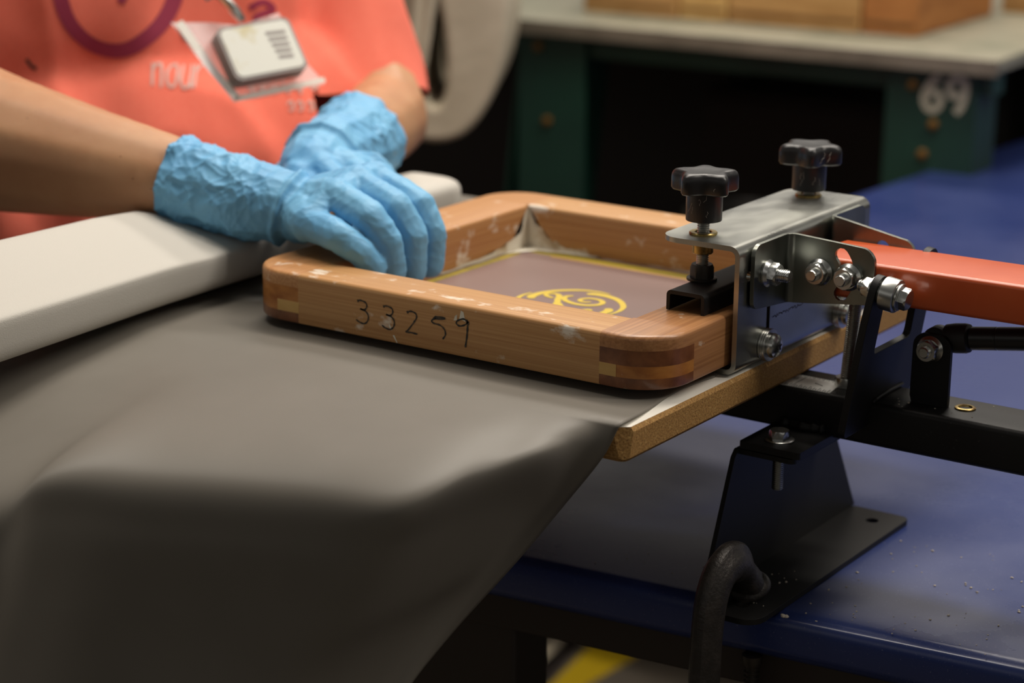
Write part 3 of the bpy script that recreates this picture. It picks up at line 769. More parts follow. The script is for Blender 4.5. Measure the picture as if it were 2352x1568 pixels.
daub([(0, 0), (.060, 0), (.034, -.0035), (.013, -.0080), (.0050, -.020), (0, -.034)], lambda a, b: V((IX0 + .0004 + a, IY1 - .0004 + b, MZ + .0006)))
daub([(.060, .0005), (.205, .0005), (.205, .0013), (.15, .0022), (.10, .0014)], lambda a, b: V((IX0 + a, IY1 - .00025, MZ + b)))

# ---------------------------------------------------------------- grey vinyl sheet
vs_ = thing('vinyl_sheet', (-.2, .05, 0), 'grey vinyl sheet drooping over the platen, its white-backed end rolled up', 'vinyl sheet')
YE = PY0 - .002                       # where the sheet leaves the platen
def bump_flat(x, y):
    z = .0012 * math.sin(x * 21 + y * 9) * math.sin(y * 17 - x * 6 + 1.0) + .0012
    k = min(1, max(0, (FX0 - .01 - x) / .05)) if x < FX0 else 0
    if y < FY0: k = max(k, min(1, (FY0 - y) / .03))
    return -.0004 + max(0, z) * (.15 + .85 * k)
def edge_x(y): return -.0035 - .010 * math.exp(-((y + .035) / .05) ** 2) - (.004 if y > 0 else 0)
CT = [   # columns of control points, from the right edge to the left: platen edge, lip, ridge, then down the hanging part
 [(-.0035, -.118, 0), (-.013, -.1200, -.0190), (-.036, -.1215, -.0505), (-.056, -.1350, -.0820), (-.081, -.1690, -.125), (-.098, -.200, -.165), (-.14, -.27, -.28)],
 [(-.030, -.118, 0), (-.029, -.134, -.005), (-.0290, -.1490, -.015), (-.0440, -.1500, -.045), (-.062, -.160, -.080), (-.092, -.188, -.128), (-.15, -.262, -.27)],
 [(-.055, -.118, 0), (-.050, -.155, -.005), (-.0454, -.186, -.016), (-.0580, -.191, -.045), (-.076, -.198, -.085), (-.104, -.218, -.133), (-.155, -.270, -.26)],
 [(-.085, -.118, 0), (-.072, -.180, -.005), (-.0614, -.2268, -.020), (-.074, -.233, -.050), (-.092, -.237, -.09), (-.118, -.246, -.14), (-.16, -.280, -.26)],
 [(-.135, -.118, 0), (-.125, -.190, -.006), (-.119, -.240, -.020), (-.122, -.253, -.05), (-.130, -.258, -.09), (-.145, -.268, -.14), (-.175, -.30, -.26)],
 [(-.21, -.118, 0), (-.203, -.210, -.006), (-.197, -.271, -.020), (-.198, -.285, -.05), (-.203, -.290, -.09), (-.215, -.300, -.14), (-.235, -.33, -.26)],
 [(-.255, -.118, 0), (-.246, -.22, -.006), (-.238, -.2996, -.018), (-.238, -.314, -.045), (-.243, -.322, -.09), (-.253, -.335, -.14), (-.27, -.36, -.26)],
 [(-.30, -.118, 0), (-.285, -.23, -.010), (-.265, -.325, -.032), (-.262, -.345, -.065), (-.268, -.352, -.10), (-.278, -.36, -.14), (-.30, -.38, -.26)],
 [(-.43, -.118, 0), (-.42, -.24, -.012), (-.40, -.36, -.035), (-.40, -.378, -.07), (-.405, -.388, -.10), (-.41, -.395, -.15), (-.42, -.41, -.27)]]
cols_ = [spline(c, 10) for c in CT]
net = [spline([c[k] for c in cols_], 9) for k in range(len(cols_[0]))]       # net[row][column]
x0s = [p[0] for p in net[0]]
rows = []
NV1 = 46
for j in range(NV1 - 1):
    t = j / (NV1 - 1); y = .314 + (-.118 - .314) * t
    rows.append([V((-.43 + (x + .43) / .4265 * (.43 + edge_x(y)), y, bump_flat(x, y))) for x in x0s])
for k, rw in enumerate(net):
    w = max(0, 1 - k / 8)
    rows.append([V((x, y, z + .0010 * (1 - w) * (1 if k > 0 else 0) * .5 + w * bump_flat(x, -.118) - .0004 * (1 - w))) for x, y, z in rw])
for _ in range(3):      # soften the hanging part a little
    new = [r[:] for r in rows]
    for j in range(NV1, len(rows) - 1):
        for i in range(1, len(rows[j]) - 1):
            new[j][i] = rows[j][i] * .5 + (rows[j - 1][i] + rows[j + 1][i] + rows[j][i - 1] + rows[j][i + 1]) * .125
    rows = new
bm = bmesh.new(); quad_grid(bm, rows)
sh = obj('sheet', bm, ['vinyl', 'vinyl_back'], vs_, ang=0)
so = sh.modifiers.new('solid', 'SOLIDIFY'); so.thickness = .0007; so.offset = -1; so.material_offset = 1; so.material_offset_rim = 0
# rolled end: spiral with the white backing outside
bm = bmesh.new(); rows = []
NY = 60
for j in range(NY):
    t = j / (NY - 1); y = -.52 + t * (.245 + .52)
    row = []
    top = float(np.interp(y, [-.52, -.25, -.09, -.045, .0, .05, .12, .25], [.052, .051, .047, .044, .036, .037, .033, .030]))
    wid = float(np.interp(y, [-.52, -.2, -.05, .05, .25], [.047, .045, .042, .038, .030]))
    for i in range(90):
        q = i / 89; ang = -math.pi / 2 - q * 2 * math.pi * 1.9      # starts underneath, goes round to the left and over
        r = 1 - .30 * q
        ax, az = wid, top / 2
        c, s = math.cos(ang), math.sin(ang)
        px = ax * r * math.copysign(abs(c) ** .50, c); pz = az * r * math.copysign(abs(s) ** .52, s)
        x = float(np.interp(y, [-.52, -.28, -.10, .05, .25], [-.345, -.366, -.384, -.394, -.396])) + px + .003 * math.sin(y * 6 + 1); z = .0012 + az + pz - (.36 * float(np.interp(y, [-.05, .0], [1, 0])) * px if s > 0 else 0) * s
        row.append(V((x, y, z + .0008)))
    rows.append(row)
quad_grid(bm, rows)
rl_ = obj('rolled_end', bm, ['vinyl_back', 'vinyl_back'], vs_, ang=0)
so = rl_.modifiers.new('solid', 'SOLIDIFY'); so.thickness = .0009; so.offset = 0

# ---------------------------------------------------------------- organic bodies
def cone(bm, a, b, ra, rb, seg=14):
    """tapered capsule between two points"""
    a, b = V(a), V(b); t = bmesh.new()
    for p, r in ((a, ra), (b, rb)):
        bmesh.ops.create_icosphere(t, subdivisions=2, radius=r, matrix=Matrix.Translation(p))
    res = bmesh.ops.convex_hull(t, input=t.verts[:])
    bmesh.ops.delete(t, geom=[g for g in res['geom_interior'] if isinstance(g, bmesh.types.BMVert)], context='VERTS')
    idx = {v: bm.verts.new(v.co) for v in t.verts}
    for f in t.faces: bm.faces.new([idx[v] for v in f.verts])
    t.free()
def ellip(bm, c, rad, mtx=Matrix.Identity(3)):
    t = bmesh.new(); bmesh.ops.create_icosphere(t, subdivisions=3, radius=1)
    idx = {v: bm.verts.new(V(c) + mtx @ V((v.co.x * rad[0], v.co.y * rad[1], v.co.z * rad[2]))) for v in t.verts}
    for f in t.faces: bm.faces.new([idx[v] for v in f.verts])
    t.free()
def fuse(bm, voxel, it=6, fac=.5):
    me = bpy.data.meshes.new('tmp'); bm.to_mesh(me); bm.free()
    o = bpy.data.objects.new('tmp', me); col.objects.link(o)
    r = o.modifiers.new('r', 'REMESH'); r.mode = 'VOXEL'; r.voxel_size = voxel
    s = o.modifiers.new('s', 'SMOOTH'); s.factor = fac; s.iterations = it
    dg = bpy.context.evaluated_depsgraph_get(); dg.update()
    out = bpy.data.meshes.new_from_object(o.evaluated_get(dg))
    bpy.data.objects.remove(o); bpy.data.meshes.remove(me)
    b2 = bmesh.new(); b2.from_mesh(out); bpy.data.meshes.remove(out); b2.normal_update()
    return b2
pe = thing('person', (-.72, .27, ZF), 'person in a coral printed t-shirt and blue gloves, holding the wooden frame down', 'person')
FD = V((.80, -.60, 0)).normalized(); SD = V((.60, .80, 0)).normalized()     # facing, and towards the person's left
PC = V((-.722, .262, 0))
def tp(side, front, z): return PC + SD * side + FD * front + V((0, 0, z))
# arm chains: (point, radius)
RARM = [(tp(-.20, .0, .34), .062), (tp(-.265, -.02, .20), .054), (V((-.640, -.085, .12)), .050), (V((-.5374, -.0537, .0832)), .0500), (V((-.4721, -.0376, .0755)), .0400), (V((-.4014, -.0171, .0680)), .0290)]
LARM = [(tp(.20, .0, .34), .062), (V((-.618, .408, .190)), .042), (V((-.5505, .377, .068)), .0365), (V((-.521, .3524, .0460)), .0390), (V((-.4202, .188, .0625)), .0330), (V((-.3993, .153, .0650)), .0300)]
RH = dict(wr=(V((-.4014, -.0171, .0670)), .0285), mid=(V((-.3520, -.0095, .0600)), .0265), heel=(V((-.3185, .0005, .0570)), .0225))
RF = [  # pinky, ring, middle, index: MCP, PIP, DIP, tip
    [V((-.2930, -.0235, .0560)), V((-.2640, -.0300, .0525)), V((-.2500, -.0255, .0435)), V((-.2460, -.0180, .0330))],
    [V((-.2880, -.0030, .0690)), V((-.2540, -.0115, .0620)), V((-.2440, -.0060, .0470)), V((-.2455, .0010, .0270))],
    [V((-.2900, .0220, .0730)), V((-.2520, .0140, .0640)), V((-.2420, .0175, .0470)), V((-.2450, .0220, .0230))],
    [V((-.2920, .0440, .0720)), V((-.2530, .0380, .0620)), V((-.2430, .0400, .0450)), V((-.2460, .0420, .0230))]]
RFR = [(.0112, .0100, .0093, .0085), (.0120, .0108, .0098, .0088), (.0122, .0110, .0100, .0090), (.0120, .0108, .0098, .0088)]
RTH = [(V((-.335, .020, .055)), .0150), (V((-.318, .052, .050)), .0125), (V((-.322, .074, .034)), .0105)]
LH = dict(wr=(V((-.3993, .1530, .0650)), .0300), mid=(V((-.3840, .1050, .0650)), .0285), heel=(V((-.3720, .0780, .0620)), .0250))
LF = [
    [V((-.345, .104, .062)), V((-.312, .096, .052)), V((-.297, .090, .046)), V((-.291, .085, .0455))],
    [V((-.350, .087, .066)), V((-.318, .080, .057)), V((-.303, .075, .049)), V((-.297, .071, .0455))],
    [V((-.358, .070, .066)), V((-.335, .064, .057)), V((-.322, .061, .049)), V((-.316, .059, .044))],
    [V((-.368, .058, .062)), V((-.350, .052, .052)), V((-.340, .050, .046)), V((-.336, .049, .042))]]
LTH = [(V((-.396, .088, .056)), .0150), (V((-.388, .066, .050)), .0120), (V((-.378, .052, .046)), .0100)]
def hand(bm, Hd, Fg, FR_, Th, dr=0.0, palm=.0150):
    ks = ['wr', 'mid', 'heel']
    for a, b in zip(ks, ks[1:]): cone(bm, Hd[a][0], Hd[b][0], Hd[a][1] - dr, Hd[b][1] - dr)
    for f, r in zip(Fg, FR_):
        cone(bm, Hd['heel'][0].lerp(f[0], .25), f[0], palm + .003 - dr, r[0] + .0012 - dr)
        for k in range(3): cone(bm, f[k], f[k + 1], r[k] - dr, r[k + 1] - dr)
    for a, b in zip(Fg, Fg[1:]): cone(bm, a[0], b[0], .0115 - dr, .0115 - dr)
    cone(bm, Hd['mid'][0], Th[0][0], Hd['mid'][1] * .8 - dr, Th[0][1] - dr)
    for a, b in zip(Th, Th[1:]): cone(bm, a[0], b[0], a[1] - dr, b[1] - dr)
# body: one continuous surface
bm = bmesh.new()
for ch in (RARM, LARM):
    for a, b in zip(ch, ch[1:]): cone(bm, a[0], b[0], a[1] - .002, b[1] - .002)
hand(bm, RH, RF, RFR, RTH, .0026); hand(bm, LH, LF, RFR, LTH, .0026)
cone(bm, tp(-.18, -.02, .34), tp(.18, -.02, .34), .055, .055)
for z0, z1 in ((.30, .10), (.10, -.10)):
    ellip(bm, tp(0, -.05, (z0 + z1) / 2), (.10, .10, .15))
ellip(bm, tp(0, -.01, -.10), (.13, .13, .16))
cone(bm, tp(0, 0, .36), tp(0, .02, .47), .058, .055)
# head, above the frame of the photo
hc = tp(0, .05, .60)
ellip(bm, hc, (.085, .078, .112)); cone(bm, tp(0, .075, .535), tp(0, .10, .515), .05, .035); cone(bm, tp(0, .128, .60), tp(0, .148, .575), .010, .014)
for s in (-1, 1): ellip(bm, tp(s * .078, .035, .60), (.016, .016, .032))
# legs
for s in (-1, 1):
    cone(bm, tp(s * .085, -.01, -.18), tp(s * .09, 0, -.50), .085, .062); cone(bm, tp(s * .09, 0, -.50), tp(s * .095, -.02, ZF + .08), .058, .040)
    cone(bm, tp(s * .095, -.03, ZF + .045), tp(s * .11, .12, ZF + .035), .038, .030)
bm = fuse(bm, .0042, 5)
body = obj('body', bm, 'skin', pe, ang=0, recalc=False)
# facial features as small children
bm = bmesh.new()
bm.free()
for s in (-1, 1):
    bm = bmesh.new(); ellip(bm, tp(s * .032, .118, .608), (.011, .011, .008)); obj('eye', bm, 'white_lam', pe)
bm = bmesh.new(); ellip(bm, tp(0, .13, .535), (.02, .02, .006)); obj('mouth', bm, 'print', pe)
bm = bmesh.new(); ellip(bm, tp(0, .028, .632), (.096, .088, .100)); ellip(bm, tp(0, -.045, .56), (.075, .06, .12)); bm = fuse(bm, .006, 4)
obj('hair', bm, 'hair', pe, ang=0, recalc=False)
# trousers and shoes
bm = bmesh.new()
for s in (-1, 1):
    cone(bm, tp(s * .08, -.01, -.20), tp(s * .09, 0, -.50), .105, .078); cone(bm, tp(s * .09, 0, -.50), tp(s * .095, -.02, ZF + .10), .076, .062)
bm = fuse(bm, .009, 3); obj('trousers', bm, 'trousers', pe, ang=0, recalc=False)
for s in (-1, 1):
    bm = bmesh.new(); cone(bm, tp(s * .095, -.04, ZF + .052), tp(s * .112, .13, ZF + .046), .050, .044); box(bm, (0, 0, 0), (.001, .001, .001), 0, Matrix.Translation(tp(s * .1, .05, ZF + .05)))
    bm = fuse(bm, .006, 3)
    for v in bm.verts: v.co.z = max(v.co.z, ZF + .0005)
    obj('shoe', bm, 'shoe', pe, ang=0, recalc=False)

# gloves with crumpled nitrile
def crumple(bm, origin, d, amp, fade=None):
    d = d.normalized(); x = d.orthogonal().normalized(); y = d.cross(x)
    bm.normal_update(); nn = [v.normal.copy() for v in bm.verts]
    for v, n in zip(bm.verts, nn):
        p = v.co - origin; k = fade(v.co) if fade else 1
        wv = noise.noise_vector(p * 40) * .012
        f1 = 0
        for j, (ra, sa, sb, am) in enumerate(((.62, 88, 36, 1.0), (-.80, 125, 50, .7), (.1, 60, 75, .5))):
            a = p.dot(d) + wv.x; b = p.dot(x) + wv.y; c = p.dot(y) + wv.z
            q = V(((a * math.cos(ra) + (b + c) * .7 * math.sin(ra)) * sa, (b - a * math.sin(ra)) * sb, (c + 3.1 * j) * sb))
            vd = noise.voronoi(q)[0]; f1 += am * (vd[0] - .45 + .30 * math.exp(-(vd[1] - vd[0]) / .07))
        v.co += n * (amp * k * f1 + amp * .6 * k * noise.noise(p * 42))
def glove(Hd, Fg, Th, cuff, cuff_r, cdir, amp, hem):
    bm = bmesh.new(); hand(bm, Hd, Fg, RFR, Th, 0.0)
    p0 = cuff - cdir * .012
    cone(bm, p0, Hd['wr'][0], cuff_r, Hd['wr'][1] + .001)
    bm = fuse(bm, .0011, 6)
    hl = Hd['heel'][0]; wr = Hd['wr'][0]
    def fade(p): 
        t = (p - cuff).dot(cdir) / ((hl - cuff).length)
        return max(.34, min(1.1, 1.35 - .95 * t))
    crumple(bm, cuff, cdir, amp, fade)
    # thick fold of loose glove across the back of the hand
    fc = hem
    for v in bm.verts:
        t = (v.co - fc[0]).dot(fc[1].normalized())
        v.co += v.normal * (.0026 * math.exp(-(t / .0020) ** 2) - .0014 * math.exp(-((t - .0052) / .0028) ** 2)) if (v.co - fc[0]).length < .06 else v.normal * 0
    bmesh.ops.bisect_plane(bm, geom=bm.verts[:] + bm.edges[:] + bm.faces[:], plane_co=cuff, plane_no=cdir, clear_inner=True)
    be = [e for e in bm.edges if e.is_boundary]
    ex = bmesh.ops.extrude_edge_only(bm, edges=be); nv = [g for g in ex['geom'] if isinstance(g, bmesh.types.BMVert)]
    cen = sum((v.co for v in nv), V()) / len(nv)
    for v in nv: v.co += (v.co - cen).normalized() * .0012 - cdir * .0015
    ex2 = bmesh.ops.extrude_edge_only(bm, edges=[g for g in ex['geom'] if isinstance(g, bmesh.types.BMEdge)]); nv = [g for g in ex2['geom'] if isinstance(g, bmesh.types.BMVert)]
    for v in nv: v.co += -(v.co - cen).normalized() * .0022
    return obj('glove', bm, 'glove', pe, ang=0, recalc=False)
g1 = glove(RH, RF, RTH, V((-.4060, -.0185, .0685)), .0305, V((.955, .20, -.14)).normalized(), .0026, (V((-.3250, -.005, .060)), V((.93, .25, -.30))))
g2 = glove(LH, LF, LTH, V((-.4180, .1850, .0625)), .0355, V((.50, -.86, .04)).normalized(), .0022, (V((-.38, .10, .07)), V((.2, -.95, -.1))))

# t-shirt
bm = bmesh.new()
mt3 = Matrix((SD, FD, V((0, 0, 1)))).transposed()
ellip(bm, tp(0, -.040, .26), (.172, .105, .17), mt3); ellip(bm, tp(0, -.005, .12), (.176, .125, .16), mt3); ellip(bm, tp(.012, .035, -.03), (.196, .150, .16), mt3); ellip(bm, tp(.01, .045, -.20), (.198, .150, .16), mt3)
cone(bm, tp(-.17, 0, .35), tp(.17, 0, .35), .07, .07)
cone(bm, tp(-.19, 0, .34), tp(-.262, -.015, .19), .078, .074); 
cone(bm, tp(.18, .0, .34), V((-.624, .396, .200)), .076, .055); cone(bm, V((-.624, .396, .200)), V((-.549, .374, .050)), .055, .0450); ellip(bm, tp(.085, .070, .0), (.115, .085, .13), mt3)
bm = fuse(bm, .0062, 8)
for v in bm.verts:
    p = v.co; q = V((p.dot(SD) * 16, p.dot(FD) * 16, p.z * 4.5))
    w = abs(noise.noise(q + V((3, 1, 0)))) ; q2 = V((p.dot(SD) * 9 + p.z * 9, p.dot(FD) * 9, p.z * 5)); w2 = noise.noise(q2)
    k = 1.0 if p.z < .22 else .6
    fl = math.sin(p.dot(SD) * 85 + p.z * 6 + 5 * noise.noise(V((p.dot(SD) * 6, 0, p.z * 5))))
    v.co += v.normal * (.011 * (.35 - w) * k + .006 * w2 + .0055 * fl * max(0, min(1, (.13 - p.z) / .12)))
# open the sleeve hems: cut the left sleeve flat
hp = V((-.5485, .3740, .0540))
for c_, n_ in ((hp, V((.058, -.022, -.125))),):
    loc = [f for f in bm.faces if (f.calc_center_median() - c_).length < .085]
    gv = set(v for f in loc for v in f.verts); ge = set(e for f in loc for e in f.edges)
    bmesh.ops.bisect_plane(bm, geom=list(gv) + list(ge) + loc, plane_co=c_, plane_no=n_.normalized(), clear_outer=True)
shirt = obj('t_shirt', bm, 'shirt', pe, ang=0, recalc=False)
bm = bmesh.new(); bm.from_mesh(shirt.data); bvh = BVHTree.FromBMesh(bm); bm.free()
# printed design, wrapped on to the cloth: plane in front of the chest
PF = V((-.60, .16, .10)); ND = V((.54, -.80, .14)).normalized(); UD = V((0, 0, 1)); UD = (UD - ND * UD.dot(ND)).normalized(); RD = UD.cross(ND)
def onshirt(a, b):
    o = PF + RD * a + UD * b + ND * .3
    h = bvh.ray_cast(o, -ND)
    return (h[0] + h[1] * .0009) if h[0] is not None else PF + RD * a + UD * b
def prt(name, mat, strokes):
    bm = bmesh.new()
    for pts, w, k in strokes: ribbon(bm, spline(pts, k), w, onshirt)
    o = obj(name, bm, mat, shirt, ang=0)
    return o
def px(x, y):       # design coordinates: the print was measured on a 0.34 mm grid
    return ((x - 362) * .000338, (160 - y) * .000338)
prt('plum_swash', 'print', [([px(140, -190), px(140, -80), px(148, 0), px(172, 60), px(222, 103), px(290, 110), px(350, 72), px(388, 15), px(405, -60), px(400, -180)], .0112, 8), ([px(280, 2), px(290, -12), px(300, -40)], .006, 5), ([px(560, 10), px(590, -6), px(610, 12), px(575, 30), px(585, 60)], .005, 5)])
let = []
for dx, g in ((352, 'n'), (388, 'o'), (416, 'u'), (443, 'r')):
    if g == 'n': ps = [[(0, 0), (4, 52)], [(2, 14), (10, 2), (20, 8), (24, 56)]]
    if g == 'o': ps = [[(8, 2), (-2, 20), (2, 48), (14, 54), (20, 34), (16, 8), (8, 2)]]
    if g == 'u': ps = [[(0, 4), (2, 44), (12, 58), (20, 40), (18, 4)], [(19, 30), (24, 58)]]
    if g == 'r': ps = [[(0, 4), (4, 56)], [(2, 20), (10, 6), (16, 6)]]
    for p in ps: let.append(([px(dx + a, 140 + b) for a, b in p], .0020, 5))
for x in (560, 584, 610, 640, 668, 700): let.append(([px(x, 178), px(x + 10, 200), px(x + 18, 182), px(x + 16, 210)], .0018, 4))
for x in (655, 676, 698): let.append(([px(x, 235), px(x + 8, 226), px(x + 14, 244), px(x + 4, 248)], .0018, 4))
prt('grey_lettering', 'print_grey', let)
prt('dark_mark', 'print_dark', [([px(60, 134), px(72, 150), px(84, 156)], .003, 4)])
prt('dark_lettering', 'print_dark', [([px(430, 62), px(416, 58), px(412, 74), px(420, 86), px(434, 86)], .0018, 5)])

# ---------------------------------------------------------------- badge on a clip
bd = thing('id_badge', (-.5, .165, .125), 'grey and white badge case in a clear pouch clipped to the coral shirt', 'badge')
bn = V((.62, -.70, .36)).normalized()
bn = (ND + RD * .50 + V((0, 0, .55))).normalized()
bu = (V((0, 0, 1)) - bn * bn.z).normalized(); br = bu.cross(bn)
bu2 = (bu * math.cos(R(-7)) + br * math.sin(R(-7))); br2 = (br * math.cos(R(-7)) - bu * math.sin(R(-7)))
h = bvh.ray_cast(V((-.5004, .1683, .1230)) + ND * .3, -ND)
BC = h[0] + ND * .030 if h[0] is not None else V((-.51, .18, .12))
BC = V((-.510, .1845, .121))
def bp(a, b, c): return BC + br2 * a + bu2 * b + bn * c
bm = bmesh.new(); plate(bm, rrect(-.030, -.022, .030, .022, .006), [], lambda s, w, d: bp(s - .08 * w, w, .006 - d), .015)
bc = bevel(obj('badge_case', bm, 'badge', bd), .002, 3)
bm = bmesh.new(); plate(bm, rrect(-.0275, -.0195, .0275, .0195, .005), [], lambda s, w, d: bp(s - .08 * w, w, .0066 - d), .0008)
lb = obj('badge_label', bm, 'badge_face', bc)
bm = bmesh.new()
for q in range(5): ribbon(bm, [(.006 + q * .001, .011 - q * .005), (.022, .011 - q * .005 - .001)], .0028, lambda a, b: bp(a, b, .0069))
obj('label_print', bm, 'badge', lb)
bm = bmesh.new()
pk = [(-.056, .040), (-.024, .034), (-.004, .028), (.020, .030), (.031, .033), (.034, 0), (.048, -.030), (-.01, -.031), (-.030, -.032), (-.042, -.006)]
plate(bm, pk, [], lambda s, w, d: bp(s, w, -.010 - d + .004 * math.sin(s * 120)), .0006)
obj('clear_pouch', bm, 'sleeve_pl', bd)
bm = bmesh.new(); ribbon(bm, [(-.054, .038), (-.040, -.006), (-.029, -.031)], .007, lambda a, b: bp(a + .003, b, -.0085)); ribbon(bm, [(-.029, -.031), (.0, -.0305), (.047, -.029)], .004, lambda a, b: bp(a, b + .001, -.0085))
obj('pouch_seam', bm, 'white_lam', bd)
bm = bmesh.new(); tube(bm, [bp(-.006, .026, .002), bp(-.010, .034, .004), bp(-.014, .042, .004), bp(-.018, .052, .002)], [.003, .0042, .004, .0034], 10)
obj('clip', bm, 'chrome', bd)
bm = bmesh.new()
for s in (-1, 1): ribbon(bm, [(-.020 + s * .002, .050), (-.024 + s * .03, .14), (-.02 + s * .06, .22)], .009, lambda a, b: bp(a, b, -.004 - .1 * (b - .05)))
obj('lanyard', bm, 'rubber', bd)

# ---------------------------------------------------------------- green workbench behind
wb = thing('workbench', (-.7, 1.55, ZF), 'dark green steel workbench with a worn grey top and number 69 on one leg', 'workbench')
BA, BB = V((-1.30, 1.235, 0)), V((-.362, 1.279, 0)); bdx = (BB - BA).normalized(); bdy = V((-bdx.y, bdx.x, 0))
BM_ = Matrix((( bdx.x, bdy.x, 0, BB.x), (bdx.y, bdy.y, 0, BB.y), (0, 0, 1, 0), (0, 0, 0, 1)))     # local: x to the right end (0), y back
bm = bmesh.new(); box(bm, (-1.5, 0, -.016), (0, .75, 0), 0, BM_); bevel(obj('bench_top', bm, 'bench_top', wb), .002)
bm = bmesh.new(); box(bm, (-1.5, -.004, -.018), (.003, 0, -.0005), 0, BM_); obj('top_edge', bm, 'bench_edge', wb)
bm = bmesh.new(); box(bm, (-1.48, .02, -.045), (-.01, .06, -.0165), 0, BM_); box(bm, (-1.48, .70, -.045), (-.01, .73, -.0165), 0, BM_); obj('rail', bm, 'green', wb)
for x0, x1 in ((-.640, -.542), (-.135, -.025)):
    for y0 in (.012, .66):
        bm = bmesh.new(); sl = .09 if x0 < -.3 else 0        # the left legs slant outwards
        plate(bm, [(x0 - sl, ZF), (x1 - sl, ZF), (x1, -.30), (x1, -.018), (x0, -.018), (x0, -.30)], [], lambda s, w, d: BM_ @ V((s, y0 + d, w)), .004)
        for xe, dy in ((x1, .07), (x0 + .004, .03)):
            plate(bm, [(y0 + .004, ZF), (y0 + dy, ZF), (y0 + dy, -.018), (y0 + .004, -.018)], [], lambda s, w, d: BM_ @ V((xe - d - (sl * (-.30 - w) / .60 if w < -.30 else 0), s, w)), .004, [])
        lg = obj('leg', bm, 'green', wb)
        if y0 < .1:
            spots = ((.30, -.035), (.45, -.13)) if x0 < -.3 else ((.30, -.038), (.45, -.118), (.55, -.082))
            for u, z in spots:
                bm = bmesh.new(); lathe(bm, [(.006, 0), (.006, .004), (.003, .006)], BM_ @ axis((x0 + (x1 - x0) * u, y0, z), (0, -1, 0)), 12)
                obj('bolt', bm, 'rust', lg)
            if x0 > -.3:
                bm = bmesh.new()
                mpw = lambda a, b: BM_ @ V((-.066 + a * 1.3, .0113, -.046 + b * 1.25))
                for g, dx in (([(.008, .016), (0, .010), (-.006, -.004), (-.002, -.014), (.006, -.014), (.010, -.005), (.004, .002), (-.004, -.003)], -.011), ([(.006, .002), (-.003, -.001), (-.007, .008), (-.001, .016), (.007, .013), (.008, .002), (.005, -.010), (.0, -.016)], .013)):
                    ribbon(bm, spline([(a + dx, b) for a, b in g], 5), .0066, mpw)
                obj('stencil_number', bm, 'paint_white', lg)
bm = bmesh.new(); box(bm, (-1.46, .05, ZF + .18), (-.06, .70, ZF + .21), 0, BM_); obj('dark_filler_shelf', bm, 'dark', wb)  # dark shelf added to keep the space under the bench near black
bm = bmesh.new(); box(bm, (-1.46, .70, ZF + .02), (-.04, .72, -.02), 0, BM_); obj('dark_filler_panel', bm, 'dark_brown', wb)  # dark panel added to hide the lit floor beyond the bench
# cabinet shape added on the shelf to darken the gap under the bench
cb = thing('dark_filler_cabinet', tuple(BM_ @ V((-.33, .38, ZF + .21))), 'dark cabinet shape added under the green workbench to fill its shaded gap', 'cabinet')
bm = bmesh.new(); box(bm, (-.47, .20, ZF + .21), (-.19, .62, -.10), 0, BM_); bevel(obj('carcass', bm, 'dark', cb), .003)
bm = bmesh.new(); box(bm, (-.462, .192, ZF + .22), (-.198, .1995, -.112), 0, BM_); dr = obj('door', bm, 'dark', cb)
bm = bmesh.new(); box(bm, (-.222, .182, -.36), (-.212, .1918, -.24), 0, BM_); obj('handle', bm, 'dark_brown', dr)
# boxes standing in a row on the bench
def carton(x0, x1, y0, y1, h, mat, label, rot=0.0):
    c = BM_ @ V(((x0 + x1) / 2, (y0 + y1) / 2, 0)); t = thing('wooden_box', tuple(c), label, 'box', 'pale boxes along the workbench top')
    Mx = BM_ @ Matrix.Translation(((x0 + x1) / 2, (y0 + y1) / 2, 0)) @ Matrix.Rotation(rot, 4, 'Z'); hx, hy = (x1 - x0) / 2, (y1 - y0) / 2
    bm = bmesh.new(); box(bm, (-hx, -hy, .0002), (hx, hy, h), 0, Mx); bevel(obj('carcass', bm, mat, t), .002)
    bm = bmesh.new(); box(bm, (-hx + .003, -hy - .0012, .012), (hx - .003, -hy - .0001, .016), 0, Mx); obj('seam', bm, 'seam', t)
    bm = bmesh.new(); box(bm, (-hx - .002, -hy - .002, h), (hx + .002, hy + .002, h + .012), 0, Mx); bevel(obj('lid', bm, mat, t), .001)
carton(-.606, -.470, .118, .40, .13, 'cartA', 'tan box at the end of the row nearest the hanging white cloth')
carton(-.468, -.402, .124, .40, .12, 'cartB', 'narrow pale box, second in the row from the hanging white cloth')
carton(-.400, -.222, .128, .40, .13, 'cartA', 'wide tan box, third in the row from the hanging white cloth')
carton(-.220, -.148, .132, .40, .12, 'cartC', 'orange-brown box at the end of the row nearest the bench corner')
carton(-.155, -.02, .44, .68, .12, 'cartA', 'tan box set back behind the orange-brown box on the workbench', .05)
# dark drum on the lower shelf
bm = bmesh.new(); dc = BM_ @ V((-.345, .075, 0))
lathe(bm, [(.060, ZF + .2105), (.070, -.245), (.074, -.240), (.074, -.230), (.069, -.227), (.064, -.234), (.055, ZF + .225)], Matrix.Translation((dc.x, dc.y, 0)), 40)
tag(obj('waste_bin', bm, 'bin'), 'round dark grey bin on the lower shelf of the green workbench', 'bin')
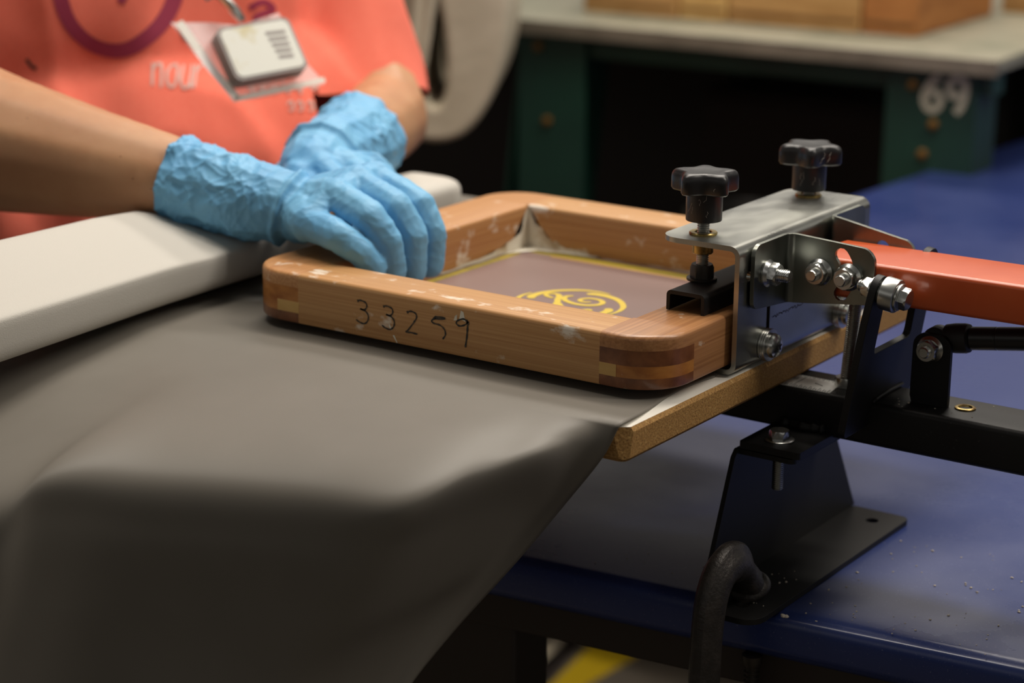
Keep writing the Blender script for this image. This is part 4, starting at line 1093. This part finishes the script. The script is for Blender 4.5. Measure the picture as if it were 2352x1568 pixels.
# hanging white cloth: one long loop
hc_ = thing('hanging_cloth', (-.87, .93, -.09), 'off-white cloth hanging in a long loop behind the person', 'cloth')
LR = V((.84, .54, 0)); LB = V((-.50, .86, 0)).normalized(); HC = V((-.876, .905, 0))
outer = spline([(-.086, .42), (-.083, .20), (-.078, .06), (-.066, -.03), (-.044, -.076), (-.008, -.096), (.032, -.088), (.062, -.050), (.078, .0), (.082, .06), (.078, .14), (.074, .25), (.070, .42)], 5)
inner = spline([(.004, .060), (-.006, .030), (-.012, -.010), (-.010, -.045), (.000, -.056), (.010, -.044), (.013, -.010), (.010, .030), (.004, .060)], 4)[:-1]
bm = bmesh.new()
plate(bm, outer, [inner], lambda s, w, d: HC + LR * s + LB * d + V((0, 0, w)), .22)
bevel(obj('loop', bm, 'cloth', hc_, ang=60), .012, 4, 50)
bm = bmesh.new(); rows = []
for j in range(6):
    t = j / 5
    rows.append([HC + LR * (-.045 + .02 * math.sin(z * 11 + .6) + .030 * t) + LB * (-.014 + .010 * math.sin(t * 3.14)) * 1.0 + V((0, 0, z)) for z in np.linspace(-.03, .42, 20)])
quad_grid(bm, rows); ic = obj('fold', bm, 'cloth', hc_, ang=0); so = ic.modifiers.new('s', 'SOLIDIFY'); so.thickness = .010; sbv = ic.modifiers.new('b', 'SUBSURF'); sbv.levels = 1; sbv.render_levels = 1

# ---------------------------------------------------------------- crumbs on the table, foot and bar
bm = bmesh.new(); rg = random.Random(11)
def crumb(p, r):
    t = bmesh.new(); bmesh.ops.create_icosphere(t, subdivisions=1, radius=r)
    sc = (rg.uniform(.6, 1.4), rg.uniform(.6, 1.4), rg.uniform(.4, .8)); idx = {v: bm.verts.new(V(p) + V((v.co.x * sc[0], v.co.y * sc[1], v.co.z * sc[2] + r * .35)) + V((rg.uniform(-.3, .3),) * 3) * r * .4) for v in t.verts}
    for f in t.faces: bm.faces.new([idx[v] for v in f.verts])
    t.free()
for k in range(70):
    x, y = rg.uniform(.037, .16), rg.uniform(.0, .16); crumb((x, y + .09 * (x - .04), ZT), rg.choice((.0004, .0005, .0006, .0009)))
for k in range(16): crumb((rg.uniform(.004, .033), rg.uniform(-.01, .06), ZT + .0036), rg.choice((.0004, .0006, .0009)))
for k in range(12): crumb((rg.uniform(.065, .12), rg.uniform(.07, .105), TZ1), rg.choice((.0004, .0005, .0008)))
for a in range(7): crumb((.0405 + rg.uniform(-.0018, .0018), -.0005 + rg.uniform(-.0018, .0018), ZT), .0013)
for k in range(10): crumb((rg.uniform(-.11, -.02), rg.uniform(.0, .05), ZT), rg.choice((.0004, .0006)))
tag(obj('crumbs', bm, 'crumb', ang=0), 'pale dust and crumbs scattered over the blue table and black stand', 'debris', kind='stuff')
for o in bpy.data.objects:
    if '_loc' in o: del o['_loc']
